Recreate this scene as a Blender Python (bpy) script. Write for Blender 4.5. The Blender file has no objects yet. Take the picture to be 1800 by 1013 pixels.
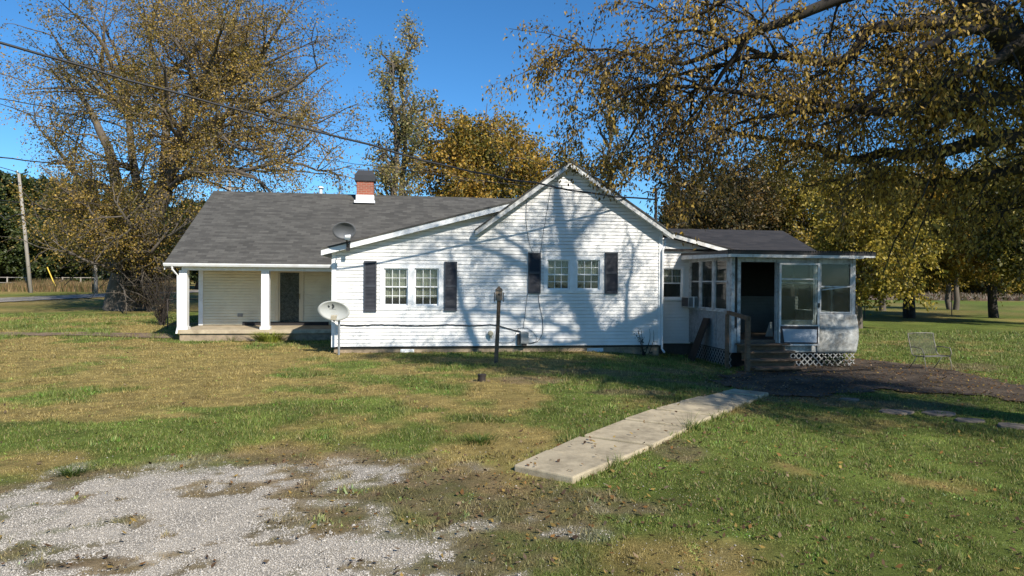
import bpy, math, random
import numpy as np
from mathutils import Matrix, Vector
R = math.radians
random.seed(7); rng = np.random.default_rng(11)
scene = bpy.context.scene
COL = scene.collection

# ------------------------------------------------------------------ camera
F, CX, CY = 1200.0, 900.0, 506.5
H = 2.05
ROLL, PITCH = 0.0075, 9.0/1200
cr, sr, cp, sp_ = math.cos(ROLL), math.sin(ROLL), math.cos(PITCH), math.sin(PITCH)
RT, UP, FW = Vector((1,0,0)), Vector((0,sp_,cp)), Vector((0,cp,-sp_))
camd = bpy.data.cameras.new('camera'); cam = bpy.data.objects.new('camera', camd); COL.objects.link(cam)
camd.sensor_width = 36; camd.lens = 24.0; camd.clip_end = 3000; camd.clip_start = .05
ix = RT*cr + UP*sr; iy = -RT*sr + UP*cr
m = Matrix((ix, iy, -FW)).transposed().to_4x4(); m.translation = (0,0,H)
cam.matrix_world = m
scene.camera = cam
def ray(px, py):
    a, b = px-CX, -(py-CY)
    d = RT*(a*cr-b*sr) + UP*(a*sr+b*cr) + FW*F
    return d
# ------------------------------------------------------------------ light
SUN_EL = R(36)
TS = Vector((0.552, -0.834, 0)).normalized()           # towards the sun, level
w = bpy.data.worlds.new('World'); scene.world = w; w.use_nodes = True
nt = w.node_tree; bg = nt.nodes['Background']
sky = nt.nodes.new('ShaderNodeTexSky'); sky.sky_type = 'NISHITA'; sky.sun_disc = False
sky.sun_elevation = SUN_EL; sky.sun_rotation = math.atan2(TS.x, TS.y)
sky.altitude = 1500; sky.air_density = 1.0; sky.dust_density = 0.0; sky.ozone_density = 5.0
hs_ = nt.nodes.new('ShaderNodeHueSaturation'); hs_.inputs['Saturation'].default_value = 1.16; nt.links.new(sky.outputs[0], hs_.inputs['Color'])
tn_ = nt.nodes.new('ShaderNodeMixRGB'); tn_.blend_type = 'MULTIPLY'; tn_.inputs[0].default_value = 1; tn_.inputs[2].default_value = (.86,1.05,1.07,1); nt.links.new(hs_.outputs[0], tn_.inputs[1]); nt.links.new(tn_.outputs[0], bg.inputs[0]); bg.inputs[1].default_value = 0.104
sd = bpy.data.lights.new('sun', 'SUN'); sd.energy = 5.0; sd.angle = R(0.55); sd.color = (1, .935, .83)
so = bpy.data.objects.new('sun', sd); COL.objects.link(so)
sv = (TS*math.cos(SUN_EL) + Vector((0,0,math.sin(SUN_EL))))
so.rotation_euler = sv.to_track_quat('Z','Y').to_euler(); so.location = (10,-10,30)
scene.view_settings.view_transform = 'Standard'; scene.view_settings.look = 'None'
scene.view_settings.exposure = 0.52; scene.view_settings.gamma = 1.0

# ------------------------------------------------------------------ noise
def _h(ix, iy, seed):
    n = (ix.astype(np.int64)*374761393 + iy.astype(np.int64)*668265263 + seed*1442695041) & 0xffffffff
    n = ((n ^ (n >> 13))*1274126177) & 0xffffffff
    return ((n ^ (n >> 16)) & 0xffff)/65535.0
def vnoise(x, y, s, seed=0):
    x = np.asarray(x, float)*s; y = np.asarray(y, float)*s
    x0 = np.floor(x); y0 = np.floor(y); fx = x-x0; fy = y-y0
    fx = fx*fx*(3-2*fx); fy = fy*fy*(3-2*fy)
    a=_h(x0,y0,seed); b=_h(x0+1,y0,seed); c=_h(x0,y0+1,seed); d=_h(x0+1,y0+1,seed)
    return (a*(1-fx)+b*fx)*(1-fy)+(c*(1-fx)+d*fx)*fy
def fbm(x, y, s, seed=0, o=4):
    v = 0; a = 1; t = 0
    for i in range(o):
        v = v + a*vnoise(x, y, s*2**i, seed+i*17); t += a; a *= .55
    return v/t
def sstep(a, b, x):
    t = np.clip((np.asarray(x, float)-a)/(b-a), 0, 1); return t*t*(3-2*t)

# ------------------------------------------------------------------ ground functions
def zg(x, y):
    x = np.asarray(x, float); y = np.asarray(y, float)
    z = 0.05 - 0.27*sstep(2.2, 6.2, x)
    z = z + 0.025*np.maximum(0, np.minimum(y, 90)-24)*sstep(0, 14, -x)
    z = z + 0.05*(fbm(x, y, .25, 5, 3)-.5)*sstep(3, 9, y)
    return z
def gp(px, py, dz=0.0):
    "ground point under a pixel"
    d = ray(px, py); t = 10.0
    for i in range(60):
        x, y = d.x*t/1200, d.y*t/1200
        t_new = (float(zg(x,y))+dz-H)/(d.z/1200)
        t = .5*t+.5*t_new
    return Vector((d.x*t/1200, d.y*t/1200, float(zg(d.x*t/1200, d.y*t/1200))+dz))
def atY(px, py, Y):
    d = ray(px, py); return Vector((0,0,H)) + d*(Y/d.y)

def poly_dist(x, y, poly):
    "signed distance: positive inside"
    x = np.asarray(x, float); y = np.asarray(y, float)
    best = np.full(x.shape, 1e9); ins = np.zeros(x.shape, bool)
    n = len(poly)
    for i in range(n):
        ax, ay = poly[i]; bx, by = poly[(i+1)%n]
        ex, ey = bx-ax, by-ay
        t = np.clip(((x-ax)*ex+(y-ay)*ey)/(ex*ex+ey*ey), 0, 1)
        d = np.hypot(x-ax-t*ex, y-ay-t*ey); best = np.minimum(best, d)
        c = ((ay > y) != (by > y))
        xi = (bx-ax)*(y-ay)/((by-ay) if by != ay else 1e-9)+ax
        ins ^= (c & (x < xi))
    return np.where(ins, best, -best)
g2 = lambda px, py: tuple(gp(px, py)[:2])
GRAVEL = [g2(-250,905), g2(0,868), g2(180,842), g2(400,812), g2(560,808), g2(700,822), g2(640,850), g2(520,862), g2(500,895), g2(560,925), g2(760,938), g2(830,975), g2(880,1040), (0.3,2.5), (-1,-4), (-14,-4), (-14,5.2)]
PATIO = [g2(1235,668), g2(1300,650), g2(1390,640), g2(1510,632), g2(1600,640), g2(1700,655), g2(1850,690), g2(2000,740), g2(1850,712), g2(1700,697), g2(1560,690), g2(1480,690), g2(1350,702), g2(1290,684)]
def masks(x, y):
    e = (fbm(x, y, 1.6, 3, 5)-.5)+.25*(vnoise(x,y,14,6)-.5)+.2*(vnoise(x,y,35,7)-.5)
    d = poly_dist(x, y, GRAVEL) + e*1.1
    dpx = poly_dist(x, y, GRAVEL)
    grav = sstep(-.12, .30, d)
    patchy = sstep(.60, .67, fbm(x, y, 2.3, 41, 4)); grav = grav*(1-patchy*.9); sm_ = sstep(.66,.72,fbm(x,y,6,43,3)); grav = grav*(1-sm_*.8)
    for px_,py_,rx_,ry_ in ((75,965,.35,.16),(20,975,.3,.15),(110,992,.35,.12),(180,990,.3,.12),(300,975,.25,.1)):
        c_=g2(px_,py_); q_=np.hypot((x-c_[0])/rx_,(y-c_[1])/ry_)+(fbm(x,y,6,29,3)-.5)*1.6; grav=grav*(1-sstep(1.1,.5,q_)*.9)
    thin = sstep(.60,.70, fbm(x, y, 2.6, 91, 4))*sstep(-2.2,-.1, dpx)*(1-sstep(2.2,3.2,x))
    grav = np.maximum(grav, thin*.45*sstep(8.2,7,y))
    dirt = sstep(-.75, -.05, d + (fbm(x,y,3.5,77,3)-.5)*.8)*(1-grav)
    # bare spots in front of the wall, beside the walk and on the shaded patio edge
    def spot(cx, cy, rx, ry, k=1):
        q = np.hypot((x-cx)/rx, (y-cy)/ry) + (fbm(x, y, 2.5, 21, 3)-.5)*1.3
        return sstep(1.1, .6, q)*k
    for px, py, rx, ry in ((930,668,1.1,.55),(1050,655,1.6,.7),(1180,652,1.0,.6),(1100,690,.8,.4),(1440,705,1.6,.8),(1560,712,1.5,.7),(1640,645,2.6,.9),(1180,790,.5,.7),(1000,880,.9,.5),(880,905,1.2,.8),(1330,700,.9,.5),(650,880,1.3,.7),(760,850,1.2,.6),(700,990,1.2,.6),(1200,672,1.2,.4)):
        c = g2(px, py); dirt = np.maximum(dirt, spot(c[0], c[1], rx, ry, .85))
    dry = sstep(.44, .64, fbm(x, y, .8, 9, 5) + .22*sstep(-1.5,-7,x)*sstep(8.5,10.5,y)*sstep(24,19,y) - .16*sstep(.5,4,x) + .13*sstep(28,45,y))
    return grav, dirt, dry
def ground_col(x, y):
    grav, dirt, dry = masks(x, y)
    n1 = fbm(x, y, 1.3, 31, 4)[:,None]; n2 = fbm(x, y, 7, 33, 3)[:,None]; n3 = vnoise(x, y, 24, 35)[:,None]
    green = np.array([.100,.128,.026])*(.62+.8*n1)
    yel = np.array([.27,.19,.072])*(.6+.8*n2)
    c = green*(1-dry[:,None]*.75) + yel*dry[:,None]*.75
    c = c*(.75+.5*n3)
    dc = np.array([.17,.12,.075])*(.55+.8*n2)
    k = (dirt*.85)[:,None]*(.45+.75*n2).clip(0,1); c = c*(1-k)+dc*k
    gc = np.array([.40,.365,.31])*(.62+.6*n2)
    g = grav[:,None]; c = c*(1-g)+gc*g
    return c.clip(.004,.9), grav, dirt, dry

# ------------------------------------------------------------------ materials
MATS = {}
def mat(name, base=(.5,.5,.5), rough=.7, var=.15, scale=4, bump=0, bscale=60, metallic=0, spec=.4, stain=None, stain_amt=.5, stain_scale=2, stretch=None, lo=.47):
    if name in MATS: return MATS[name]
    m = bpy.data.materials.new(name); m.use_nodes = True; n = m.node_tree.nodes; l = m.node_tree.links
    b = n['Principled BSDF']; b.inputs['Roughness'].default_value = rough; b.inputs['Metallic'].default_value = metallic
    b.inputs['Specular IOR Level'].default_value = spec
    tc = n.new('ShaderNodeTexCoord'); mp = n.new('ShaderNodeMapping'); l.new(tc.outputs['Object'], mp.inputs[0])
    if stretch: mp.inputs['Scale'].default_value = stretch
    nz = n.new('ShaderNodeTexNoise'); nz.inputs['Scale'].default_value = scale; nz.inputs['Detail'].default_value = 6; nz.inputs['Roughness'].default_value = .65
    l.new(mp.outputs[0], nz.inputs[0])
    rp = n.new('ShaderNodeValToRGB'); l.new(nz.outputs[0], rp.inputs[0])
    rp.color_ramp.elements[0].position = .3; rp.color_ramp.elements[1].position = .7
    rp.color_ramp.elements[0].color = tuple(max(0,c*(1-var)) for c in base)+(1,)
    rp.color_ramp.elements[1].color = tuple(min(1,c*(1+var)) for c in base)+(1,)
    out = rp.outputs[0]
    if stain:
        n2 = n.new('ShaderNodeTexNoise'); n2.inputs['Scale'].default_value = stain_scale; n2.inputs['Detail'].default_value = 8; n2.inputs['Roughness'].default_value = .72
        l.new(tc.outputs['Object'], n2.inputs[0])
        r2 = n.new('ShaderNodeValToRGB'); l.new(n2.outputs[0], r2.inputs[0]); r2.color_ramp.elements[0].position = lo; r2.color_ramp.elements[1].position = .68
        r2.color_ramp.elements[1].color = (stain_amt,)*3+(1,)
        mx = n.new('ShaderNodeMixRGB'); l.new(r2.outputs[0], mx.inputs[0]); l.new(out, mx.inputs[1]); mx.inputs[2].default_value = stain+(1,)
        out = mx.outputs[0]
    l.new(out, b.inputs['Base Color'])
    if bump:
        n3 = n.new('ShaderNodeTexNoise'); n3.inputs['Scale'].default_value = bscale; n3.inputs['Detail'].default_value = 4
        l.new(mp.outputs[0], n3.inputs[0]); bp = n.new('ShaderNodeBump'); bp.inputs['Strength'].default_value = bump; bp.inputs['Distance'].default_value = .01
        l.new(n3.outputs[0], bp.inputs['Height']); l.new(bp.outputs[0], b.inputs['Normal'])
    MATS[name] = m; return m
def colmat(name, trans=0.3, rough=.8):
    m = bpy.data.materials.new(name); m.use_nodes = True; n = m.node_tree.nodes; l = m.node_tree.links
    n.remove(n['Principled BSDF']); at = n.new('ShaderNodeAttribute'); at.attribute_name = 'col'
    df = n.new('ShaderNodeBsdfDiffuse'); l.new(at.outputs['Color'], df.inputs[0]); sh = df
    if trans:
        tr = n.new('ShaderNodeBsdfTranslucent'); l.new(at.outputs['Color'], tr.inputs[0])
        mx = n.new('ShaderNodeMixShader'); mx.inputs[0].default_value = trans; l.new(df.outputs[0], mx.inputs[1]); l.new(tr.outputs[0], mx.inputs[2]); sh = mx
    gl = n.new('ShaderNodeBsdfGlossy'); gl.inputs['Roughness'].default_value = .55; gl.inputs[0].default_value = (.9,.9,.9,1)
    m2 = n.new('ShaderNodeMixShader'); m2.inputs[0].default_value = .025; l.new(sh.outputs[0], m2.inputs[1]); l.new(gl.outputs[0], m2.inputs[2])
    l.new(m2.outputs[0], n['Material Output'].inputs[0]); return m
def glassmat(ior=1.42,dirt=.06,nm='window_glass'):
    m = bpy.data.materials.new(nm); m.use_nodes = True; n = m.node_tree.nodes; l = m.node_tree.links
    n.remove(n['Principled BSDF']); fr = n.new('ShaderNodeFresnel'); fr.inputs[0].default_value = ior
    tr = n.new('ShaderNodeBsdfTransparent'); tr.inputs[0].default_value = (.8,.84,.82,1); gl = n.new('ShaderNodeBsdfGlossy'); gl.inputs['Roughness'].default_value = .03
    tc = n.new('ShaderNodeTexCoord'); nz = n.new('ShaderNodeTexNoise'); nz.inputs['Scale'].default_value = 2.5; l.new(tc.outputs['Object'], nz.inputs[0])
    bp = n.new('ShaderNodeBump'); bp.inputs['Strength'].default_value = .08; bp.inputs['Distance'].default_value = .02; l.new(nz.outputs[0], bp.inputs['Height']); l.new(bp.outputs[0], gl.inputs['Normal'])
    mx = n.new('ShaderNodeMixShader'); l.new(fr.outputs[0], mx.inputs[0]); l.new(tr.outputs[0], mx.inputs[1]); l.new(gl.outputs[0], mx.inputs[2])
    df = n.new('ShaderNodeBsdfDiffuse'); df.inputs[0].default_value = (.35,.36,.34,1); m2 = n.new('ShaderNodeMixShader'); m2.inputs[0].default_value = dirt
    l.new(mx.outputs[0], m2.inputs[1]); l.new(df.outputs[0], m2.inputs[2]); l.new(m2.outputs[0], n['Material Output'].inputs[0]); return m
def sidingmat():
    m = mat('white_vinyl_siding', (.71,.70,.675), .45, .05, 1.5, .03, 30, stain=(.52,.50,.43), stain_amt=.38, stain_scale=1.2); return m
def shinglemat(name, c1, c2, pitch, mortar=.6):
    m = bpy.data.materials.new(name); m.use_nodes = True; n = m.node_tree.nodes; l = m.node_tree.links; b = n['Principled BSDF']; b.inputs['Roughness'].default_value = .9
    tc = n.new('ShaderNodeTexCoord'); sx = n.new('ShaderNodeSeparateXYZ'); l.new(tc.outputs['Object'], sx.inputs[0])
    mu = n.new('ShaderNodeMath'); mu.operation = 'MULTIPLY'; mu.inputs[1].default_value = 1/math.sin(pitch); l.new(sx.outputs[2], mu.inputs[0])
    cb = n.new('ShaderNodeCombineXYZ'); l.new(sx.outputs[0], cb.inputs[0]); l.new(mu.outputs[0], cb.inputs[1])
    br = n.new('ShaderNodeTexBrick'); l.new(cb.outputs[0], br.inputs[0]); br.inputs['Scale'].default_value = 1; br.inputs['Brick Width'].default_value = .33; br.inputs['Row Height'].default_value = .143
    br.inputs['Mortar Size'].default_value = .006; br.inputs['Color1'].default_value = c1+(1,); br.inputs['Color2'].default_value = c2+(1,); br.inputs['Mortar'].default_value = tuple(c*mortar for c in c1)+(1,)
    br.inputs['Bias'].default_value = .1
    nz = n.new('ShaderNodeTexNoise'); nz.inputs['Scale'].default_value = 1.1; nz.inputs['Detail'].default_value = 8; l.new(cb.outputs[0], nz.inputs[0])
    mr = n.new('ShaderNodeMapRange'); mr.inputs[3].default_value = .62; mr.inputs[4].default_value = 1.4; l.new(nz.outputs[0], mr.inputs[0])
    mp = n.new('ShaderNodeMapping'); mp.inputs['Scale'].default_value = (2.6,13,1); l.new(cb.outputs[0], mp.inputs[0])
    n2 = n.new('ShaderNodeTexNoise'); n2.inputs['Scale'].default_value = 1.6; n2.inputs['Detail'].default_value = 5; l.new(mp.outputs[0], n2.inputs[0])
    m2 = n.new('ShaderNodeMapRange'); m2.inputs[3].default_value = .55; m2.inputs[4].default_value = 1.45; l.new(n2.outputs[0], m2.inputs[0])
    mm = n.new('ShaderNodeMath'); mm.operation = 'MULTIPLY'; l.new(mr.outputs[0], mm.inputs[0]); l.new(m2.outputs[0], mm.inputs[1])
    v = n.new('ShaderNodeVectorMath'); v.operation = 'SCALE'; l.new(br.outputs[0], v.inputs[0]); l.new(mm.outputs[0], v.inputs['Scale']); l.new(v.outputs[0], b.inputs['Base Color'])
    bp = n.new('ShaderNodeBump'); bp.inputs['Strength'].default_value = .5; bp.inputs['Distance'].default_value = .01; bp.invert = True; l.new(br.outputs['Fac'], bp.inputs['Height']); l.new(bp.outputs[0], b.inputs['Normal'])
    return m
def brickmat():
    m = bpy.data.materials.new('red_brick'); m.use_nodes = True; n = m.node_tree.nodes; l = m.node_tree.links; b = n['Principled BSDF']; b.inputs['Roughness'].default_value = .9
    tc = n.new('ShaderNodeTexCoord'); sx = n.new('ShaderNodeSeparateXYZ'); l.new(tc.outputs['Object'], sx.inputs[0])
    ad = n.new('ShaderNodeMath'); ad.operation = 'ADD'; l.new(sx.outputs[0], ad.inputs[0]); l.new(sx.outputs[1], ad.inputs[1])
    cb = n.new('ShaderNodeCombineXYZ'); l.new(ad.outputs[0], cb.inputs[0]); l.new(sx.outputs[2], cb.inputs[1])
    br = n.new('ShaderNodeTexBrick'); l.new(cb.outputs[0], br.inputs[0]); br.inputs['Scale'].default_value = 1; br.inputs['Brick Width'].default_value = .21; br.inputs['Row Height'].default_value = .075
    br.inputs['Mortar Size'].default_value = .008; br.inputs['Color1'].default_value = (.32,.085,.045,1); br.inputs['Color2'].default_value = (.22,.07,.04,1); br.inputs['Mortar'].default_value = (.3,.2,.15,1)
    l.new(br.outputs[0], b.inputs['Base Color']); return m

# ------------------------------------------------------------------ mesh helpers
class MB:
    def __init__(s, tf=None): s.v=[]; s.f=[]; s.tf=tf
    def add(s, vs, fs):
        o=len(s.v)
        s.v += [tuple(s.tf(*v)) if s.tf else tuple(v) for v in vs]; s.f += [tuple(i+o for i in f) for f in fs]; return s
    def box(s, x0,x1,y0,y1,z0,z1):
        if x0>x1: x0,x1=x1,x0
        if y0>y1: y0,y1=y1,y0
        if z0>z1: z0,z1=z1,z0
        return s.add([(x0,y0,z0),(x1,y0,z0),(x1,y1,z0),(x0,y1,z0),(x0,y0,z1),(x1,y0,z1),(x1,y1,z1),(x0,y1,z1)],
              [(0,3,2,1),(4,5,6,7),(0,1,5,4),(1,2,6,5),(2,3,7,6),(3,0,4,7)])
    def hexa(s, p): # 8 points: bottom 4 then top 4
        return s.add(p, [(0,3,2,1),(4,5,6,7),(0,1,5,4),(1,2,6,5),(2,3,7,6),(3,0,4,7)])
    def prism(s, poly, a, b, axis='y'):
        "poly: list of (x,z); extruded a..b along y"
        n=len(poly)
        s.add([(x,a,z) for x,z in poly]+[(x,b,z) for x,z in poly],
              [tuple(range(n)), tuple(range(2*n-1,n-1,-1))]+[(i,i+n,(i+1)%n+n,(i+1)%n) for i in range(n)]); return s
    def tube(s, pts, r, n=8, cap=True):
        pts=[Vector(p) for p in pts]; rs = r if isinstance(r,(list,tuple)) else [r]*len(pts)
        vs=[]; fs=[]; prev=None
        for i,p in enumerate(pts):
            d=(pts[min(i+1,len(pts)-1)]-pts[max(i-1,0)]).normalized()
            if prev is None:
                a = d.orthogonal().normalized()
            else: a=(prev-d*prev.dot(d)).normalized()
            prev=a; b=d.cross(a)
            for k in range(n):
                t=2*math.pi*k/n; vs.append(p+(a*math.cos(t)+b*math.sin(t))*rs[i])
        for i in range(len(pts)-1):
            for k in range(n): fs.append((i*n+k,i*n+(k+1)%n,(i+1)*n+(k+1)%n,(i+1)*n+k))
        if cap: fs.append(tuple(range(n))[::-1]); fs.append(tuple(range((len(pts)-1)*n,len(pts)*n)))
        return s.add(vs,fs)
    def bar(s, p, q, wx, wy):
        "square bar"
        return s.tube([p,q],[wx,wx],4)
    def build(s, name, m, parent=None, smooth=False, bevel=0):
        me=bpy.data.meshes.new(name); me.from_pydata(s.v,[],s.f); me.update()
        if smooth: me.polygons.foreach_set('use_smooth',[True]*len(me.polygons))
        me.materials.append(m); o=bpy.data.objects.new(name,me); COL.objects.link(o)
        if parent: o.parent=parent
        if bevel:
            b=o.modifiers.new('bevel','BEVEL'); b.width=bevel; b.segments=2; b.limit_method='ANGLE'
        return o
def npmesh(name, V, Fq, m, parent=None, col=None, smooth=False):
    "V (n,3), Fq (k, sides) arrays"
    V=np.ascontiguousarray(V,np.float32); Fq=np.ascontiguousarray(Fq,np.int32); k=Fq.shape[1]
    me=bpy.data.meshes.new(name); me.vertices.add(len(V)); me.vertices.foreach_set('co',V.ravel())
    me.loops.add(Fq.size); me.loops.foreach_set('vertex_index',Fq.ravel())
    me.polygons.add(len(Fq)); me.polygons.foreach_set('loop_start',np.arange(0,Fq.size,k,dtype=np.int32))
    try: me.polygons.foreach_set('loop_total',np.full(len(Fq),k,np.int32))
    except Exception: pass
    if smooth: me.polygons.foreach_set('use_smooth',np.ones(len(Fq),bool))
    me.update(calc_edges=True)
    if col is not None:
        a=me.color_attributes.new('col','FLOAT_COLOR','POINT'); c=np.ones((len(V),4),np.float32); c[:,:3]=col; a.data.foreach_set('color',c.ravel())
    me.materials.append(m); o=bpy.data.objects.new(name,me); COL.objects.link(o)
    if parent: o.parent=parent
    return o
def empty(name, loc=(0,0,0), rz=0):
    o=bpy.data.objects.new(name,None); o.empty_display_size=.3; COL.objects.link(o); o.location=loc; o.rotation_euler=(0,0,rz); return o
def tag(o, label, cat, group=None):
    o['label']=label; o['category']=cat
    if group: o['group']=group
    return o
def kind(o,k): o['kind']=k; return o

GRASS_M=colmat('grass_blade',.3); LEAF_M=colmat('leaf',.4); STONE_M=colmat('gravel_stone',0)
GLASS=glassmat(); GLASS2=glassmat(1.3,.03,'old_glass'); SIDING=sidingmat()
TRIM=mat('white_trim_paint',(.76,.77,.77),.5,.05,3,stain=(.45,.42,.36),stain_amt=.35,stain_scale=4)
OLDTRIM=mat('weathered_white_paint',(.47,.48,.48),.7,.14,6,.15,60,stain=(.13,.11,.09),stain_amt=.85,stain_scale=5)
DARK=mat('dark_interior',(.035,.03,.027),.9,.2)  # near-black colour stands in for unlit rooms and hollows
BLACK=mat('black_plastic',(.015,.015,.016),.5,.1)

# ------------------------------------------------------------------ ground
def build_ground():
    def axis(lo,hi,a,b,step,g=1.18):
        c=list(np.arange(a,b+1e-6,step)); s=step; x=b
        while x<hi: s*=g; x+=s; c.append(x)
        s=step; x=a
        while x>lo: s*=g; x-=s; c.insert(0,x)
        return np.array(c)
    xs=axis(-1400,1400,-16,15,.11); ys=axis(-300,2200,2,23,.11)
    X,Y=np.meshgrid(xs,ys); x=X.ravel(); y=Y.ravel(); z=zg(x,y)
    c,g,d,dr=ground_col(x,y)
    z=z+ (vnoise(x,y,9,4)-.5)*.02*(1-g)*(y<60)
    nx,ny=len(xs),len(ys); i=np.arange(nx*ny).reshape(ny,nx)
    Fq=np.stack([i[:-1,:-1],i[:-1,1:],i[1:,1:],i[1:,:-1]],-1).reshape(-1,4)
    m=bpy.data.materials.new('lawn_and_gravel'); m.use_nodes=True; n=m.node_tree.nodes; l=m.node_tree.links; b=n['Principled BSDF']; b.inputs['Roughness'].default_value=.95; b.inputs['Specular IOR Level'].default_value=.1
    at=n.new('ShaderNodeAttribute'); at.attribute_name='col'; tc=n.new('ShaderNodeTexCoord')
    n1=n.new('ShaderNodeTexNoise'); n1.inputs['Scale'].default_value=38; n1.inputs['Detail'].default_value=6; n1.inputs['Roughness'].default_value=.8; l.new(tc.outputs['Object'],n1.inputs[0])
    n2=n.new('ShaderNodeTexNoise'); n2.inputs['Scale'].default_value=1.7; n2.inputs['Detail'].default_value=8; n2.inputs['Roughness'].default_value=.7; l.new(tc.outputs['Object'],n2.inputs[0])
    r1=n.new('ShaderNodeMapRange'); r1.inputs[1].default_value=.3; r1.inputs[2].default_value=.7; r1.inputs[3].default_value=.45; r1.inputs[4].default_value=1.55; l.new(n1.outputs[0],r1.inputs[0])
    r2=n.new('ShaderNodeMapRange'); r2.inputs[1].default_value=.3; r2.inputs[2].default_value=.7; r2.inputs[3].default_value=.7; r2.inputs[4].default_value=1.3; l.new(n2.outputs[0],r2.inputs[0])
    mu=n.new('ShaderNodeMath'); mu.operation='MULTIPLY'; l.new(r1.outputs[0],mu.inputs[0]); l.new(r2.outputs[0],mu.inputs[1])
    v=n.new('ShaderNodeVectorMath'); v.operation='SCALE'; l.new(at.outputs['Color'],v.inputs[0]); l.new(mu.outputs[0],v.inputs['Scale']); l.new(v.outputs[0],b.inputs['Base Color'])
    bp=n.new('ShaderNodeBump'); bp.inputs['Strength'].default_value=.7; bp.inputs['Distance'].default_value=.03; l.new(n1.outputs[0],bp.inputs['Height']); l.new(bp.outputs[0],b.inputs['Normal'])
    o=npmesh('ground',np.stack([x,y,z],1),Fq,m,None,c,True); kind(o,'structure')
build_ground()

def in_house(x,y):
    dx=x-O.x; dy=y-O.y; s=dx*U.x+dy*U.y; t=dx*Vv.x+dy*Vv.y
    return ((s>-.02)&(s<20)&(t>.0)&(t<15)) | ((s<0)&(s>-8)&(t>4.2)&(t<15)) | ((s>SP0)&(s<SP1)&(t>TF)&(t<4))

# ------------------------------------------------------------------ house frame
TH=R(8.5); U=Vector((math.cos(TH),math.sin(TH),0)); Vv=Vector((-math.sin(TH),math.cos(TH),0))
_d=ray(585,560); O=Vector((_d.x*19/_d.y,19,0))
def hp(px,py,t):
    d=ray(px,py); c=Vector((0,0,H))
    k=((O+Vv*t-c).dot(Vv))/d.dot(Vv); p=c+d*k
    return (p-O).dot(U), p.z
def hs(px,py,s):
    d=ray(px,py); c=Vector((0,0,H))
    k=((O+U*s-c).dot(U))/d.dot(U); p=c+d*k
    return (p-O).dot(Vv), p.z
def pxof(s,t,z):
    p=O+U*s+Vv*t+Vector((0,0,z-H)); xr=p.x; yu=p.dot(UP); f=p.dot(FW)
    a=xr*cr+yu*sr; b=-xr*sr+yu*cr
    return CX+F*a/f, CY-F*b/f
W=hp(1161,560,0)[0]
TW=.85
SP0=hp(1211,550,TW)[0]
lo,hi=-6.0,TW
for _ in range(50):
    mid=(lo+hi)/2
    if pxof(SP0,mid,1)[0]>1287: lo=mid
    else: hi=mid
TF=lo
SP1=hp(1503,540,TF)[0]
print('W',W,'SP0',SP0,'TF',TF,'SP1',SP1, 'door h', hp(1330,462,TF)[1], hp(1330,598,TF)[1])
house=empty('farmhouse',O,TH); tag(house,'long white sided one storey farmhouse with grey shingle roof and enclosed side porch','house')
HT=lambda s,t,z: O+U*s+Vv*t+Vector((0,0,z))

def siding(tf, prof, z0, z1, openings=(), h=.1016, proud=.019, gap=.012):
    mb=MB(tf); inner=MB(tf)
    zs={z0,z1}; z=z0
    starts=[]
    while z<z1: starts.append(z); zs.add(z); z+=h
    for o in openings: zs.add(o[2]); zs.add(o[3])
    for b in prof[1]: zs.add(b)
    zs=sorted(q for q in zs if z0-1e-6<=q<=z1+1e-6); pf=prof[0]
    for a,b in zip(zs[:-1],zs[1:]):
        if b-a<1e-4: continue
        zm=(a+b)/2; k=int((zm-z0)/h); zc=z0+k*h
        pa=proud*(1-(a-zc)/h); pb=proud*(1-(b-zc)/h); slot=abs(a-zc)<1e-4
        e=1e-5; xa=pf(a+e); xb=pf(b-e)
        ops=sorted([(o[0],o[1]) for o in openings if o[2]<zm<o[3]])
        L0,L1=xa[0],xb[0]
        segs=[]
        for o in ops: segs.append((L0,L1,o[0],o[0])); L0=L1=o[1]
        segs.append((L0,L1,xa[1],xb[1]))
        for l0,l1,r0,r1 in segs:
            if r0-l0<.002 and r1-l1<.002: continue
            ga=min(gap,(b-a)*.5) if slot else 0
            mb.add([(l0,-pa,a+ga),(r0,-pa,a+ga),(r1,-pb,b),(l1,-pb,b)],[(0,1,2,3)])
            if slot: mb.add([(l0,.03,a-.004),(r0,.03,a-.004),(r0,.03,a+ga),(l0,.03,a+ga)],[(0,1,2,3)])
            inner.add([(l0,.12,a),(r0,.12,a),(r1,.12,b),(l1,.12,b)],[(3,2,1,0)])
            if abs(a-zc)<1e-4: mb.add([(l0,-pa,a+ga),(r0,-pa,a+ga),(r0,.03,a+ga),(l0,.03,a+ga)],[(3,2,1,0)]); mb.add([(l0,0,a),(r0,0,a),(r0,.03,a-.004),(l0,.03,a-.004)],[(0,1,2,3)])
    return mb,inner
front=lambda t0,s0=0.0: (lambda x,y,z:(s0+x,t0+y,z))
CURT=mat('pale_curtain',(.58,.54,.45),.9,.25,3,stretch=(14,14,1))
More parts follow.
